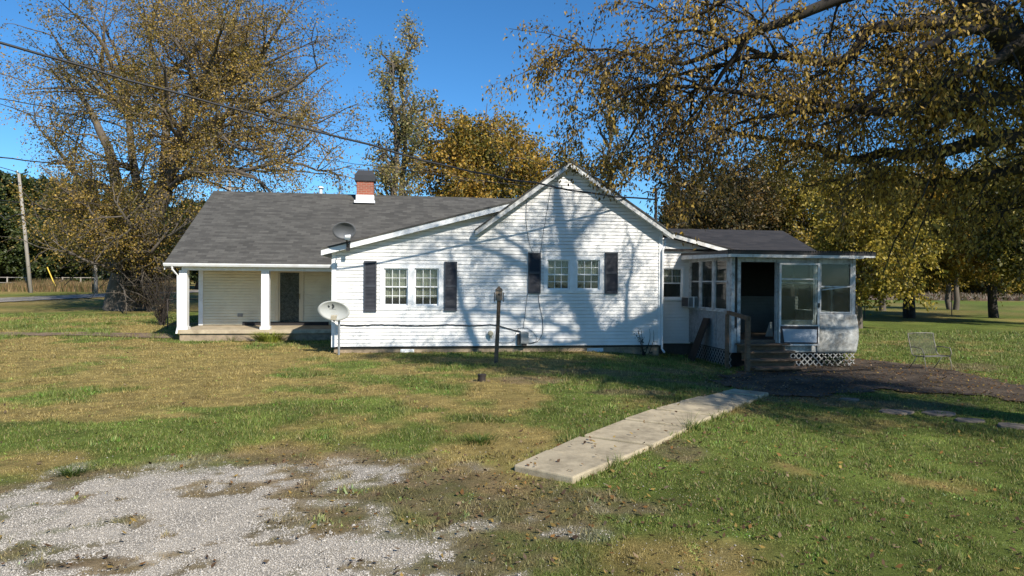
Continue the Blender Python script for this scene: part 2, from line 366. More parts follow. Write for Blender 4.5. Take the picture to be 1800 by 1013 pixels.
def window(parent, tf, x0,x1,z0,z1, grid=(3,2), casing=.07, curtain='upper', m=None, lowergrid=True, sill=True, inset=.05, cbox=True):
    m=m or TRIM
    mb=MB(tf); c=casing; e=.035
    mb.box(x0-c,x0,-e,.12,z0-c,z1+c); mb.box(x1,x1+c,-e,.12,z0-c,z1+c); mb.box(x0,x1,-e,.12,z1,z1+c); mb.box(x0,x1,-e,.12,z0-c,z0)
    if sill: mb.box(x0-c-.02,x1+c+.02,-e-.04,-e-.001,z0-c-.015,z0-c+.03)
    fr=mb.build('window',m,parent)
    zm=(z0+z1)/2; r=.035
    for (a,b,yy) in ((zm-.015,z1,.02),(z0,zm+.015,.05)):
        s=MB(tf); s.box(x0,x0+r,yy,yy+.03,a,b); s.box(x1-r,x1,yy,yy+.03,a,b); s.box(x0+r,x1-r,yy,yy+.03,b-r,b); s.box(x0+r,x1-r,yy,yy+.03,a,a+r)
        if grid and (lowergrid or a>z0+.01):
            gx,gz=grid
            for i in range(1,gx): q=x0+r+(x1-x0-2*r)*i/gx; s.box(q-.008,q+.008,yy+.006,yy+.024,a+r,b-r)
            for i in range(1,gz): q=a+r+(b-a-2*r)*i/gz; s.box(x0+r,x1-r,yy+.008,yy+.022,q-.008,q+.008)
        s.build('sash',m,fr)
        g=MB(tf); g.box(x0+r-.004,x1-r+.004,yy+.012,yy+.018,a+r-.004,b-r+.004); g.build('pane',GLASS,fr)
    if curtain:
        cm=MB(tf); n=40; za=z0-.02 if curtain=='full' else (z0+(z1-z0)*(.5 if curtain=='upper' else .2))
        vs=[];fs=[]
        for i in range(n+1):
            x=x0-.05+(x1-x0+.1)*i/n; yy=.14+.02*math.sin(i*1.9)+.012*math.sin(i*.7)
            vs+= [(x,yy,za),(x,yy,z1+.05)]
        for i in range(n): fs.append((2*i,2*i+2,2*i+3,2*i+1))
        cm.add(vs,fs); cm.build('curtain',CURT,fr)
    return fr
SHUT=mat('charcoal_shutter_vinyl',(.040,.043,.052),.5,.1,5)
def shutter(x0,x1,z0,z1,t0=-.02):
    mb=MB(front(t0)); r=.04; y0=-.045
    mb.box(x0,x0+r,y0,0,z0,z1); mb.box(x1-r,x1,y0,0,z0,z1); zm=z0+(z1-z0)*.5
    for a,b in ((z0,z0+.07),(zm-.035,zm+.035),(z1-.06,z1)): mb.box(x0+r,x1-r,y0,0,a,b)
    for a,b in ((z0+.07,zm-.035),(zm+.035,z1-.06)):
        n=int((b-a)/.036)
        for i in range(n):
            q=a+(b-a)*i/n; mb.add([(x0+r,y0+.005,q),(x1-r,y0+.005,q),(x1-r,-.012,q+(b-a)/n),(x0+r,-.012,q+(b-a)/n)],[(0,1,2,3)])
            mb.add([(x0+r,y0+.005,q),(x1-r,y0+.005,q),(x1-r,-.005,q),(x0+r,-.005,q)],[(3,2,1,0)])
    mb.box(x0+r,x1-r,-.008,0,z0+.07,z1-.06)
    return mb.build('shutter',SHUT,house)

# ---- front gable block
zb=hp(585,610.3,0)[1]
SLOPE_T=-.32
A=hp(564,436,SLOPE_T); B=hp(898,354,SLOPE_T); C=hp(1003,281,SLOPE_T); D=hp(1184,409,SLOPE_T); T=hp(836,402,SLOPE_T)
def lerpz(P,Q,s): return P[1]+(Q[1]-P[1])*(s-P[0])/(Q[0]-P[0])
def rooftop(s):
    "underside of the front roofs"
    za=lerpz(A,B,s); zl=lerpz(T,C,s); zr=lerpz(C,D,s)
    return (max(za,zl) if s<C[0] else zr)
TK=.13
# wall profile from the roof line: left/right x at height z
def gable_prof(z):
    zz=z+TK+.02
    if zz<=rooftop(0): l=0.0
    else:
        a,b=0.0,C[0]
        for _ in range(40):
            mid=(a+b)/2
            if rooftop(mid)>zz: b=mid
            else: a=mid
        l=a
    if zz<=rooftop(W): r=W
    else:
        a,b=C[0],W
        for _ in range(40):
            mid=(a+b)/2
            if rooftop(mid)>zz: a=mid
            else: b=mid
        r=a
    return (l,r)
ztop=C[1]-TK-.04
# windows by pixel corners on the front wall
def rect(x0,y0,x1,y1,t=0): 
    a=hp(x0,(y0+y1)/2,t)[0]; b=hp(x1,(y0+y1)/2,t)[0]; xm=(x0+x1)/2
    return a,b,hp(xm,y1,t)[1],hp(xm,y0,t)[1]
wl=[rect(675,472,717,537),rect(729,472,771,537)]
wr=[rect(962,457,1001,509),rect(1014,457,1054,509)]
ops=[(q[0]-.01,q[1]+.01,q[2]-.01,q[3]+.01) for q in wl+wr]
mb,inn=siding(front(0),(gable_prof,[rooftop(0)-TK-.02,rooftop(W)-TK-.02]),zb,ztop,ops)
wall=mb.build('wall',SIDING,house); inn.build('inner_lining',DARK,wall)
for q in wl: window(house,front(0),*q,grid=(3,2),curtain='lower',casing=.055,sill=False)
for q in wr: window(house,front(0),*q,grid=(3,2),curtain='upper',casing=.055,sill=False)
def surround(qs,c=.13):
    x0=qs[0][0];x1=qs[1][1];z0=qs[0][2];z1=qs[0][3]; mb=MB(front(0)); k=.055; e=.028
    mb.box(x0-c,x0-k,-e,0,z0-c,z1+c); mb.box(x1+k,x1+c,-e,0,z0-c,z1+c); mb.box(x0-k,x1+k,-e,0,z1+k,z1+c); mb.box(x0-k,x1+k,-e,0,z0-c,z0-k)
    mb.box(qs[0][1]+k,qs[1][0]-k,-e,0,z0-k,z1+k)
    mb.build('window_surround',TRIM,house)
surround(wl,.12); surround(wr,.10)
for r_ in ((640,459,662,548),(781,460,803,547),(928,444,950,516),(1063,444,1085,517)):
    q=rect(*r_); shutter(*q)
# corner boards
mb=MB(); mb.box(-.035,.075,-.035,.05,zb,rooftop(0)-TK-.03); mb.build('corner_board',TRIM,house)
mb=MB(); mb.box(W-.075,W+.035,-.035,.05,zb,rooftop(W)-TK-.02); mb.build('corner_board',TRIM,house)
# dark starter strip & foundation
FOUND=mat('stained_concrete_block',(.30,.23,.155),.9,.25,5,.3,40,stain=(.10,.085,.06),stain_amt=.7,stain_scale=3)
mb=MB(); mb.box(0.02,W-.02,.03,.06,zb-.05,zb); mb.build('sill_plate',mat('dark_sill',(.03,.026,.022),.8),house)
mb=MB(); mb.box(0.03,W-.02,.07,.25,-.6,zb-.05); fo=mb.build('foundation',FOUND,house)
# the other walls of the front block
mb,inn=siding(lambda x,y,z:(0.0+y,9-x,z),(lambda z:(0.0,9.0),[]),zb,rooftop(0)-TK-.02); mb.build('wall',SIDING,house)
mb=MB(); mb.box(.05,.2,0.06,9,-.6,zb-.02); mb.build('foundation',FOUND,house)
mb,inn=siding(lambda x,y,z:(W-y,x,z),(lambda z:(0.0,9.0),[]),zb,rooftop(W)-TK-.02); mb.build('wall',SIDING,house)
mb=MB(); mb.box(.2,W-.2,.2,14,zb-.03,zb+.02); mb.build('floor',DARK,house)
mb=MB(); mb.box(.2,W-.2,2.4,2.5,zb,2.95); mb.build('dark_partition',DARK,house)
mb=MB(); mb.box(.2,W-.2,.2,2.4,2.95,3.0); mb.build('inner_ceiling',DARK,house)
# roofs of the front block
SH_MAIN=shinglemat('grey_asphalt_shingle',(.092,.087,.076),(.050,.047,.041),R(29))
SH_DARK=shinglemat('dark_varied_shingle',(.034,.029,.026),(.013,.011,.010),R(20))  # near-black shingle, tone varies from piece to piece
def slab(P,Q,t0,t1,th=.05,name='roof',m=SH_MAIN,ext=0):
    mb=MB(); mb.prism([(P[0],P[1]-th),(Q[0],Q[1]-th),(Q[0],Q[1]),(P[0],P[1])],t0,t1); return mb.build(name,m,house)
def rake(P,Q,t,w=.145,th=.03,drop=.05,m=TRIM,parent=None):
    mb=MB(); mb.prism([(P[0],P[1]-drop-w),(Q[0],Q[1]-drop-w),(Q[0],Q[1]-drop),(P[0],P[1]-drop)],t,t+th); return mb.build('fascia',m,parent or house)
TB=9.4
Bx=(B[0]+1.2,lerpz(A,B,B[0]+1.2))
slab(A,(B[0]+.12,lerpz(A,B,B[0]+.12)),SLOPE_T+.02,TB); slab(T,C,SLOPE_T-.03,TB); slab(C,D,SLOPE_T-.03,TB)
rake(A,(B[0]+.1,lerpz(A,B,B[0]+.1)),SLOPE_T+.04,w=.15)
OLDR=mat('peeling_fascia_paint',(.62,.62,.60),.7,.12,6,.1,60,stain=(.22,.19,.16),stain_amt=.8,stain_scale=6)
rake(T,C,SLOPE_T,w=.15,m=OLDR); rake(C,D,SLOPE_T,w=.15,m=OLDR)
# soffits and inner frieze
def soffit(P,Q,t0,t1,drop=.14):
    mb=MB(); mb.prism([(P[0],P[1]-drop-.015),(Q[0],Q[1]-drop-.015),(Q[0],Q[1]-drop),(P[0],P[1]-drop)],t0,t1); return mb.build('soffit',TRIM,house)
soffit((A[0]+.03,A[1]),(B[0]+.1,lerpz(A,B,B[0]+.1)),SLOPE_T+.07,0.04); soffit(T,C,SLOPE_T+.03,.04); soffit(C,D,SLOPE_T+.03,.04)
# left eave return
mb=MB(); mb.prism([(A[0],A[1]-.20),(A[0]+.03,A[1]-.20),(A[0]+.03,A[1]-.05),(A[0],A[1]-.05)],SLOPE_T+.071,TB); mb.build('fascia',TRIM,house)

# ---- main roof, porch
TE,TPO,TWL,TR=4.1,4.42,6.6,9.7
eL=hp(287,461.5,TE); eR=hp(583,465,TE); rL=hp(377,336,TR)
ze=(eL[1]+eR[1])/2; sL=(eL[0]+rL[0])/2; zr=rL[1]; zr2=hp(905,349,TR)[1]; print('main roof',eL,eR,rL,zr2)
sRend=hp(1045,354,TR)[0]
mb=MB(); e2=2*TR-TE; zrr=(zr+zr2)/2
pitch=math.atan2(zrr-ze,TR-TE)
# roof as two thick slopes
for ta,tb in ((TE,TR),(TR,e2)):
    za,zb_=(ze,zrr) if ta==TE else (zrr,ze)
    mb.hexa([(sL,ta,za-.07),(sRend,ta,za-.07),(sRend,tb,zb_-.07),(sL,tb,zb_-.07),(sL,ta,za),(sRend,ta,za),(sRend,tb,zb_),(sL,tb,zb_)])
mroof=mb.build('roof',SH_MAIN,house)
mb=MB(); mb.box(sL,-.02,TE-.02,TE+.012,ze-.13,ze-.012); mb.build('fascia',TRIM,house)
# gutter: open trough
GUT=mat('gutter_metal',(.72,.73,.73),.35,.05,3,metallic=0,stain=(.35,.28,.2),stain_amt=.3)
mb=MB(); prof=[(0,0),(-.02,-.09),(-.07,-.10),(-.10,-.04),(-.105,0),(-.098,0),(-.095,-.035),(-.066,-.093),(-.024,-.083),(-.008,0)]
n=len(prof); mb.add([(sL,TE-.022+a,ze-.015+b) for a,b in prof]+[(-.03,TE-.022+a,ze-.015+b) for a,b in prof],[(i,i+n,(i+1)%n+n,(i+1)%n) for i in range(n)]+[tuple(range(n)),tuple(range(2*n-1,n-1,-1))]); mb.build('gutter',GUT,house)
# left gable rake boards of the main roof
for ta,tb in ((TE,TR),(TR,e2)):
    za,zb_=(ze,zrr) if ta==TE else (zrr,ze)
    m2=MB(); m2.hexa([(sL-.005,ta,za-.23),(sL+.02,ta,za-.23),(sL+.02,tb,zb_-.23),(sL-.005,tb,zb_-.23),(sL-.005,ta,za-.071),(sL+.02,ta,za-.071),(sL+.02,tb,zb_-.071),(sL-.005,tb,zb_-.071)]); m2.build('fascia',TRIM,house)
# porch slab
zf=hp(400,572.6,TWL)[1]; zf2=hp(395,579,TPO)[1]; print('porch floor',zf,zf2)
zf=(zf+zf2)/2
CONC=mat('porch_concrete',(.42,.345,.235),.85,.18,4,.2,60,stain=(.19,.145,.09),stain_amt=.7,stain_scale=3)
sPl=hp(312,585,TPO-.15)[0]
mb=MB(); mb.box(sPl,-.01,TPO-.17,TWL+.1,zf-.13,zf); mb.build('porch_floor',CONC,house,bevel=.01)
mb=MB(); mb.box(sPl+.05,-.3,TPO-.10,TWL,-.5,zf-.135); mb.build('foundation',FOUND,house)
# porch back wall
sWl=hp(352,520,TWL)[0]
dd=rect(492,479,526,568,TWL); zfl=zf
mb,inn=siding(front(TWL),(lambda z:(sWl,.0),[]),zf+.01,ze+.9,[(dd[0]-.05,dd[1]+.05,zf,dd[3]+.05)],proud=.03,gap=.024)
CREAM=mat('cream_vinyl_siding',(.76,.69,.52),.5,.06,2,stain=(.45,.38,.27),stain_amt=.3,stain_scale=1.2)
pw=mb.build('wall',CREAM,house); inn.build('inner_lining',DARK,pw)
mb,inn=siding(lambda x,y,z:(sWl+y,14.6-x,z),(lambda z:(0.0,14.6-TWL),[]),zf-.1,ze+.1); mb.build('wall',SIDING,house)
mb=MB(); mb.prism([(TWL-.3,ze-.02),(e2-.6,ze-.02),(TR,zrr-.25)],sWl,sWl+.05); mb.v=[(y,x,z) for x,y,z in mb.v]; mb.build('gable_end',SIDING,house)
mb,inn=siding(lambda x,y,z:(sRend-.3-x,14.6-y,z),(lambda z:(0.0,sRend-.3-sWl),[]),zf-.1,ze+.1); mb.build('wall',SIDING,house)
mb=MB(); mb.box(sWl,0,TWL+.1,14.5,zf-.05,zf+.0); mb.build('floor',DARK,house)
mb=MB(); mb.box(sWl+.05,sWl+.2,TWL+.05,14.5,-.3,zf-.1); mb.build('foundation',FOUND,house)
mb=MB(); mb.box(sWl-.05,sWl+.10,TWL-.035,TWL-.0,zf+.01,ze+.3); mb.box(sWl-.05,sWl-.022,TWL+.001,TWL+.1,zf+.01,ze+.3); mb.build('corner_board',TRIM,house)
mb=MB(); mb.box(sL+.05,0,TE+.03,TWL+.02,ze-.115,ze-.085); mb.build('porch_ceiling',TRIM,house)
# porch beam and posts
mb=MB(); mb.box(sPl+.1,-.02,TPO-.09,TPO+.09,ze-.24,ze-.116); mb.build('beam',TRIM,house)
for px in (323.5,467):
    s0=hp(px,540,TPO)[0]; mb=MB(); a=.125
    mb.box(s0-a,s0+a,TPO-a,TPO+a,zf+.10,ze-.241); mb.box(s0-a-.035,s0+a+.035,TPO-a-.035,TPO+a+.035,zf+.001,zf+.10)
    for q in (-.06,.06): mb.box(s0+q-.008,s0+q+.008,TPO-a-.012,TPO-a-.001,zf+.12,ze-.26)
    mb.build('post',TRIM,house,bevel=.006)
# front door of the porch
DOORM=mat('cream_door_paint',(.55,.49,.36),.5,.05)
mb=MB(front(TWL)); x0,x1,z0,z1=dd; z0=zf+.02
mb.box(x0-.16,x0-.05,-.04,.1,z0,z1+.16); mb.box(x1+.05,x1+.16,-.04,.1,z0,z1+.16); mb.box(x0-.05,x1+.05,-.04,.1,z1+.05,z1+.16); dr=mb.build('door',DOORM,house)
mb=MB(front(TWL)); mb.box(x0-.05,x0+.005,0,.04,z0,z1+.05); mb.box(x1-.005,x1+.05,0,.04,z0,z1+.05); mb.box(x0+.005,x1-.005,0,.04,z1-.005,z1+.05); mb.box(x0+.005,x1-.005,0,.04,z0,z0+.08); mb.build('storm_frame',DOORM,dr)
LACE=mat('lace_curtain',(.17,.165,.155),.9,.7,12,stain=(.035,.035,.04),stain_amt=.95,stain_scale=9)
mb=MB(front(TWL)); mb.box(x0,x1,.018,.024,z0+.08,z1); mb.build('pane',glassmat(1.12,.03,'screen_glass'),dr)
mb=MB(front(TWL)); mb.box(x0-.04,x1+.04,.07,.10,z0,z1+.04)
for i in range(1,4): q=x0+(x1-x0)*i/4; mb.box(q-.007,q+.007,.060,.0699,z0+.1,z1)
for i in range(1,6): q=z0+.1+(z1-z0)*i/6; mb.box(x0,x1,.062,.0698,q-.007,q+.007)
mb.build('inner_door',LACE,dr)
mb=MB(front(TWL)); mb.box(x1+.01,x1+.035,-.05,-.001,z0+.95,z0+1.15); mb.tube([(x1+.022,-.05,z0+1.05),(x1+.022,-.09,z0+1.05),(x1+.022,-.09,z0+1.12)],.01,6); mb.build('handle',mat('brass',(.3,.22,.1),.4,.1,metallic=.8),dr)
# black strip at the foot of the wall
s1=hp(427,570,TWL)[0]; s2=hp(578,570,TWL)[0]
mb=MB(); mb.box(s1,s2,TWL-.09,TWL-.03,zf+.002,zf+.13); mb.build('skirting_board',mat('dark_board',(.025,.022,.022),.8,.2),house)
q=rect(418,552,427,557,TWL); mb=MB(); mb.box(q[0],q[1],TWL-.05,TWL-.021,q[2],q[3]+.02); mb.build('socket_plate',mat('grey_metal_box',(.2,.2,.19),.6,.2),house)
# chimney
BR=brickmat(); tc_=TR-.35
c0=hp(628,346,tc_); c1=hp(657,346,tc_); ct=hp(642,300,tc_)[1]; cb_=hp(642,341,tc_)[1]
sc=(c0[0]+c1[0])/2; a=.34
mb=MB(); mb.box(sc-a,sc+a,tc_-a,tc_+a,zrr-.9,hp(642,314,tc_-a)[1]); ch=mb.build('chimney',BR,house,bevel=.01)
zc1=hp(642,343,tc_-a)[1]; mb=MB(); mb.box(sc-a-.02,sc+a+.02,tc_-a-.02,tc_+a+.02,zrr-.8,zc1); mb.box(sc-a-.07,sc+a+.07,tc_-a-.3,tc_-a-.021,zrr-.45,hp(642,355,tc_-a)[1]+.03); mb.build('flashing',mat('white_flashing',(.82,.83,.84),.4,.03),ch)
zc2=hp(642,314,tc_-a)[1]; zc3=hp(642,299,tc_-a)[1]; b=a+.07
mb=MB(); mb.hexa([(sc-b,tc_-b,zc2-.1),(sc+b,tc_-b,zc2-.1),(sc+b,tc_+b,zc2-.1),(sc-b,tc_+b,zc2-.1),(sc-b,tc_-b,zc2+.12),(sc+b,tc_-b,zc2+.12),(sc+b,tc_+b,zc2+.12),(sc-b,tc_+b,zc2+.12)])
mb.hexa([(sc-b,tc_-b,zc2+.121),(sc+b,tc_-b,zc2+.121),(sc+b,tc_+b,zc2+.121),(sc-b,tc_+b,zc2+.121),(sc-b*.7,tc_-b*.7,zc3),(sc+b*.7,tc_-b*.7,zc3),(sc+b*.7,tc_+b*.7,zc3),(sc-b*.7,tc_+b*.7,zc3)])
mb.build('chimney_cap',mat('black_chimney_cap',(.028,.029,.033),.5,.1),ch)
# roof vent far side
s_,z_=hp(564,331,TR+.8); mb=MB(); mb.tube([(s_,TR+.8,zrr-.8),(s_,TR+.8,z_)],.07,10); mb.tube([(s_,TR+.8,z_),(s_,TR+.8,z_+.03),(s_,TR+.8,z_+.08)],[.14,.13,.05],10); mb.build('vent_pipe',GUT,house)

# ---- wing between the block and the enclosed porch
Af=hp(1180,407,TW-.33); Bf=hp(1307,443,TW-.33); print('wing',Af,Bf)
def wing_prof(z):
    zz=z+.17
    if zz<=Bf[1]: r=Bf[0]-.3
    else: r=Af[0]+(Bf[0]-Af[0])*(zz-Af[1])/(Bf[1]-Af[1])
    return (W,max(W,min(r,Bf[0]-.3)))
zwb=hp(1190,604,TW)[1]
ww=rect(1163,472,1199,524,TW); ww=(ww[0]-.25,ww[1],ww[2],ww[3])
bw=rect(1300,470,1362,521,TW)
def wing_full(z):
    l,r=wing_prof(z); return (l, r if z>2.9 else SP0+.05)
SHADESID=mat('shaded_stained_siding',(.17,.165,.155),.8,.2,3,stain=(.10,.09,.08),stain_amt=.7,stain_scale=3)  # siding colour darkened to carry the porch shade, plus random stains
mb,inn=siding(front(TW),(lambda z:(SP0+.05,SP1+.2),[]),zwb,2.9,[(bw[0]-.4,bw[1]+.9,bw[2],2.75)]); bk_=mb.build('porch_back_wall',SHADESID,house); inn.build('inner_lining',DARK,bk_)
mb,inn=siding(front(TW),(wing_full,[Bf[1]-.17,2.9]),zwb,Af[1]-.18,[ww]); wl_=mb.build('wall',SIDING,house); inn.build('inner_lining',DARK,wl_)
window(house,front(TW),*ww,grid=(3,2),curtain='upper',lowergrid=False,casing=.06)
mb=MB(); mb.box(W,SP1+1,TW+.05,TW+.2,-.8,zwb-.01); mb.build('foundation',mat('dark_foundation',(.07,.06,.05),.9,.3),house)
mb,inn=siding(lambda x,y,z:(SP1+1.5-y,TW+x,z),(lambda z:(0.0,5.0),[]),-.3,2.9); mb.build('wall',SIDING,house)
mb,inn=siding(front(TW),(lambda z:(SP1+.2,SP1+1.5),[]),-.3,2.9); mb.build('wall',SIDING,house)
slab(Af,Bf,TW-.33,TW+2.2,m=SH_DARK,th=.04); rake(Af,Bf,TW-.31,w=.13,drop=.04,m=OLDR)
mb=MB(); mb.box(W-.2,SP1+.1,TW+1.5,TW+1.6,zwb,2.9); mb.build('dark_partition',DARK,house)
mb=MB(); mb.box(bw[0]-.6,SP1,TW+.13,TW+.18,bw[2]-.2,2.85); mb.build('dark_partition',DARK,house)  # dark sheet standing in for the unlit room behind the opening
# hipped roof behind
h0=hp(1190,403,TW+4.2); h1=hp(1376,405,TW+4.2); e0=(W-.5,2.95); cx=hp(1428,443,TW+.2)
zh=(h0[1]+h1[1])/2
mb=MB()
ridge0=(W-1,TW+4.2,zh); ridge1=(h1[0],TW+4.2,zh+.0)
ev=cx[1]; f0=(W-1,TW-.1,ev); f1=(cx[0],TW-.1,ev); b1=(cx[0]+.1,TW+8.5,ev); b0=(W-1,TW+8.5,ev)
mb.add([f0,f1,ridge1,ridge0,b1,b0],[(0,1,2,3),(1,4,2),(3,2,4,5)])
dn=lambda p:(p[0],p[1],p[2]-.06)
mb.add([dn(f0),dn(f1),dn(ridge1),dn(ridge0),dn(b1),dn(b0)],[(3,2,1,0),(2,4,1),(5,4,2,3)]); mb.add([f0,f1,dn(f1),dn(f0)],[(3,2,1,0)]); mb.add([f1,b1,dn(b1),dn(f1)],[(3,2,1,0)])
mb.build('roof',SH_DARK,house)
# downspouts
mb=MB(); s_,z_=hp(1176,412,-.05)
mb.tube([(D[0]-.12,.1,D[1]-.2),(D[0]-.12,.05,D[1]-.3),(W+.02,-.09,D[1]-.52),(W+.02,-.09,.12),(W+.06,-.2,.02)],.032,6); mb.build('downspout',GUT,house)
mb=MB(); s0=hp(316,480,TPO)[0]; mb.tube([(s0-.12,TE-.06,ze-.10),(s0-.12,TE-.03,ze-.22),(s0-.0,TPO-.2,ze-.42),(s0-.0,TPO-.165,zf+.1),(s0-.03,TPO-.22,zf-.12)],.034,6); mb.build('downspout',GUT,house)

# ---- enclosed porch
zfp=hp(1330,598,TF)[1]; zro=hp(1380,452,TF-.1)[1]
print('porch floor',zfp,'roof',zro)
SIDE=lambda x,y,z:(SP0+y,TW-x,z)     # x runs from the wing wall towards the front
DEP=TW-TF
zgp=-.28
# roof slab, slightly falling to the front
ov=.28
mb=MB(); za=zro+.075; zb2=zro+.13
L=hp(1197,456,TW-.3)[0]
mb.hexa([(SP0-ov,TF-ov,za-.02),(SP1+.42,TF-ov,za-.02),(SP1+.42,TW,zb2),(SP0-ov,TW,zb2),(SP0-ov,TF-ov,za+.07),(SP1+.42,TF-ov,za+.07),(SP1+.42,TW,zb2+.07),(SP0-ov,TW,zb2+.07)])
CORR=mat('rusty_dark_metal_roofing',(.035,.03,.028),.6,.3,6,stain=(.09,.05,.03),stain_amt=.5)
pr=mb.build('porch_roof',CORR,house)
mb=MB(); n=60
for i in range(n):
    q=SP0-ov+(SP1+.42-SP0+ov)*i/n; mb.box(q,q+.035,TF-ov-.03,TF-ov+.6,za+.068,za+.095)
mb.build('corrugation',CORR,pr)
mb=MB(); mb.box(SP0-ov+.01,SP1+.05,TF-ov+.0,TF-ov+.03,za-.10,za-.021); mb.box(SP1+.051,SP1+.40,TF-ov+.0,TF-ov+.02,za-.075,za-.021); mb.build('fascia',OLDR,house)
mb=MB(); mb.hexa([(SP0-ov-.01,TF-ov+.031,za-.10),(SP0-ov+.02,TF-ov+.031,za-.10),(SP0-ov+.02,TW-.03,zb2-.13),(SP0-ov-.01,TW-.03,zb2-.13),(SP0-ov-.01,TF-ov+.031,za-.021),(SP0-ov+.02,TF-ov+.031,za-.021),(SP0-ov+.02,TW-.03,zb2-.001),(SP0-ov-.01,TW-.03,zb2-.001)]); mb.build('fascia',OLDR,house)
mb=MB(); mb.box(SP0+.02,SP1-.02,TF+.02,TW-.03,za-.06,za-.03); mb.build('porch_ceiling',mat('shade_dark_ceiling',(.09,.08,.07),.9,.2),house)  # ceiling coloured dark to deepen the porch shade
mb=MB(); mb.box(SP0+.03,SP1-.03,TF+.03,TW-.02,zfp-.14,zfp); mb.build('porch_floor',mat('worn_boards',(.10,.07,.05),.8,.3,6),house)  # floor colour kept dark for the shaded porch interior
ztop_=za-.03
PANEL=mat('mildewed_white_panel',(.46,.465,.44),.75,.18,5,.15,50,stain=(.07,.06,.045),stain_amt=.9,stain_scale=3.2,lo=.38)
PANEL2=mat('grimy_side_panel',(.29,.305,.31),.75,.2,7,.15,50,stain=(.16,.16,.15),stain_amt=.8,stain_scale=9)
FX=lambda px: hp(px,540,TF)[0]
FZ=lambda py,px=1450: hp(px,py,TF)[1]
ft=front(TF)
zpb=FZ(619); zpt=FZ(551)
# framing posts of the front
for a,b in ((1285.5,1291),(1296,1301.5),(1364,1368.5),(1432,1441),(1497,1503)):
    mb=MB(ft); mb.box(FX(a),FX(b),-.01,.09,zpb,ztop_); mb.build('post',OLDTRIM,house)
mb=MB(ft); mb.box(FX(1291)+.002,FX(1296)-.002,.02,.05,FZ(575),ztop_-.002); mb.build('downspout',mat('dark_brown_pipe',(.03,.025,.02),.6),house)
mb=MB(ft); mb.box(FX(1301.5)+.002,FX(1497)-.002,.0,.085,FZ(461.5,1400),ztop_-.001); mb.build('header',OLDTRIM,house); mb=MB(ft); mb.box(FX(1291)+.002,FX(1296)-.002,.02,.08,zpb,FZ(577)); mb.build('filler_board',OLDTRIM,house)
# fixed windows of the front
def simple_win(tf,x0,x1,z0,z1,zr_,parent=house,m=OLDTRIM,r=.04):
    mb=MB(tf); mb.box(x0,x0+r,.0,.05,z0,z1); mb.box(x1-r,x1,.0,.05,z0,z1); mb.box(x0+r,x1-r,.0,.05,z1-r,z1); mb.box(x0+r,x1-r,.0,.05,z0,z0+r)
    mb.box(x0+r,x1-r,.005,.045,zr_-.02,zr_+.02); wn=mb.build('window',m,parent)
    g=MB(tf); g.box(x0+r,x1-r,.02,.026,z0+r,zr_-.02); g.build('pane',GLASS2,wn); g=MB(tf); g.box(x0+r,x1-r,.03,.036,zr_+.02,z1-r); g.build('pane',GLASS2,wn)
    return wn
wn=simple_win(ft,FX(1441)+.003,FX(1497)-.003,FZ(551),FZ(461.5)-.003,FZ(504))
mb=MB(ft); x0,x1=FX(1441)+.045,FX(1497)-.045; mb.hexa([(x0,-.012,FZ(511)),(x1,-.012,FZ(504.5)),(x1,-.002,FZ(504.5)),(x0,-.002,FZ(511)),(x0,-.012,FZ(509)),(x1,-.012,FZ(502.5)),(x1,-.002,FZ(502.5)),(x0,-.002,FZ(509))]); mb.build('sagging_rail',OLDTRIM,wn)
simple_win(ft,FX(1368.5)+.003,FX(1432)-.003,FZ(565),FZ(461.5)-.003,FZ(498))
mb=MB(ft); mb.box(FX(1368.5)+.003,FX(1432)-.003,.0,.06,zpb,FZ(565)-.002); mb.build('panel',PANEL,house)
# bulging panel under the right window
mb=MB(ft); x0,x1=FX(1435),FX(1504); n=10; vs=[];fs=[]
for j in range(n+1):
    z=zpb-.02+(zpt-.01-zpb)*j/n; v_=j/n; bul=.11*math.sin(math.pi*min(1,v_*1.05+.02))**1*(1-v_*.35)
    for i in range(n+1):
        u=i/n; vs.append((x0+(x1-x0)*u+ (.05*math.sin(math.pi*v_)*u), -.02-bul*math.sin(math.pi*(.15+.7*u)), z))
for j in range(n):
    for i in range(n): a=j*(n+1)+i; fs.append((a,a+1,a+n+2,a+n+1))
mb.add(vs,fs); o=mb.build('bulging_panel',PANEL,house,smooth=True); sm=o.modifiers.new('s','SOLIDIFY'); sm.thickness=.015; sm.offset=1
mb=MB(ft); mb.box(FX(1441),FX(1497),.0,.05,zpb,zpt-.01); mb.build('panel',OLDTRIM,house)
# right side wall of the porch, open windows above a panel
RS=lambda x,y,z:(SP1-y,TF+x,z)
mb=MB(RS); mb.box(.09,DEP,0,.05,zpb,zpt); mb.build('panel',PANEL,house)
for k in range(3):
    a=.1+(DEP-.2)*k/3; b=.1+(DEP-.2)*(k+1)/3; mb=MB(RS); mb.box(a,a+.06,0,.07,zpt+.001,ztop_); mb.build('post',OLDTRIM,house)
    g=MB(RS); g.box(a+.061,b-.001,.02,.026,zpt+.01,ztop_); g.build('pane',GLASS,house)
mb=MB(RS); mb.box(.12,DEP,.10,.12,FZ(504),ztop_-.04); mb.build('added_blind',DARK,house)  # dark cover added to keep the upper right-wall glass dim
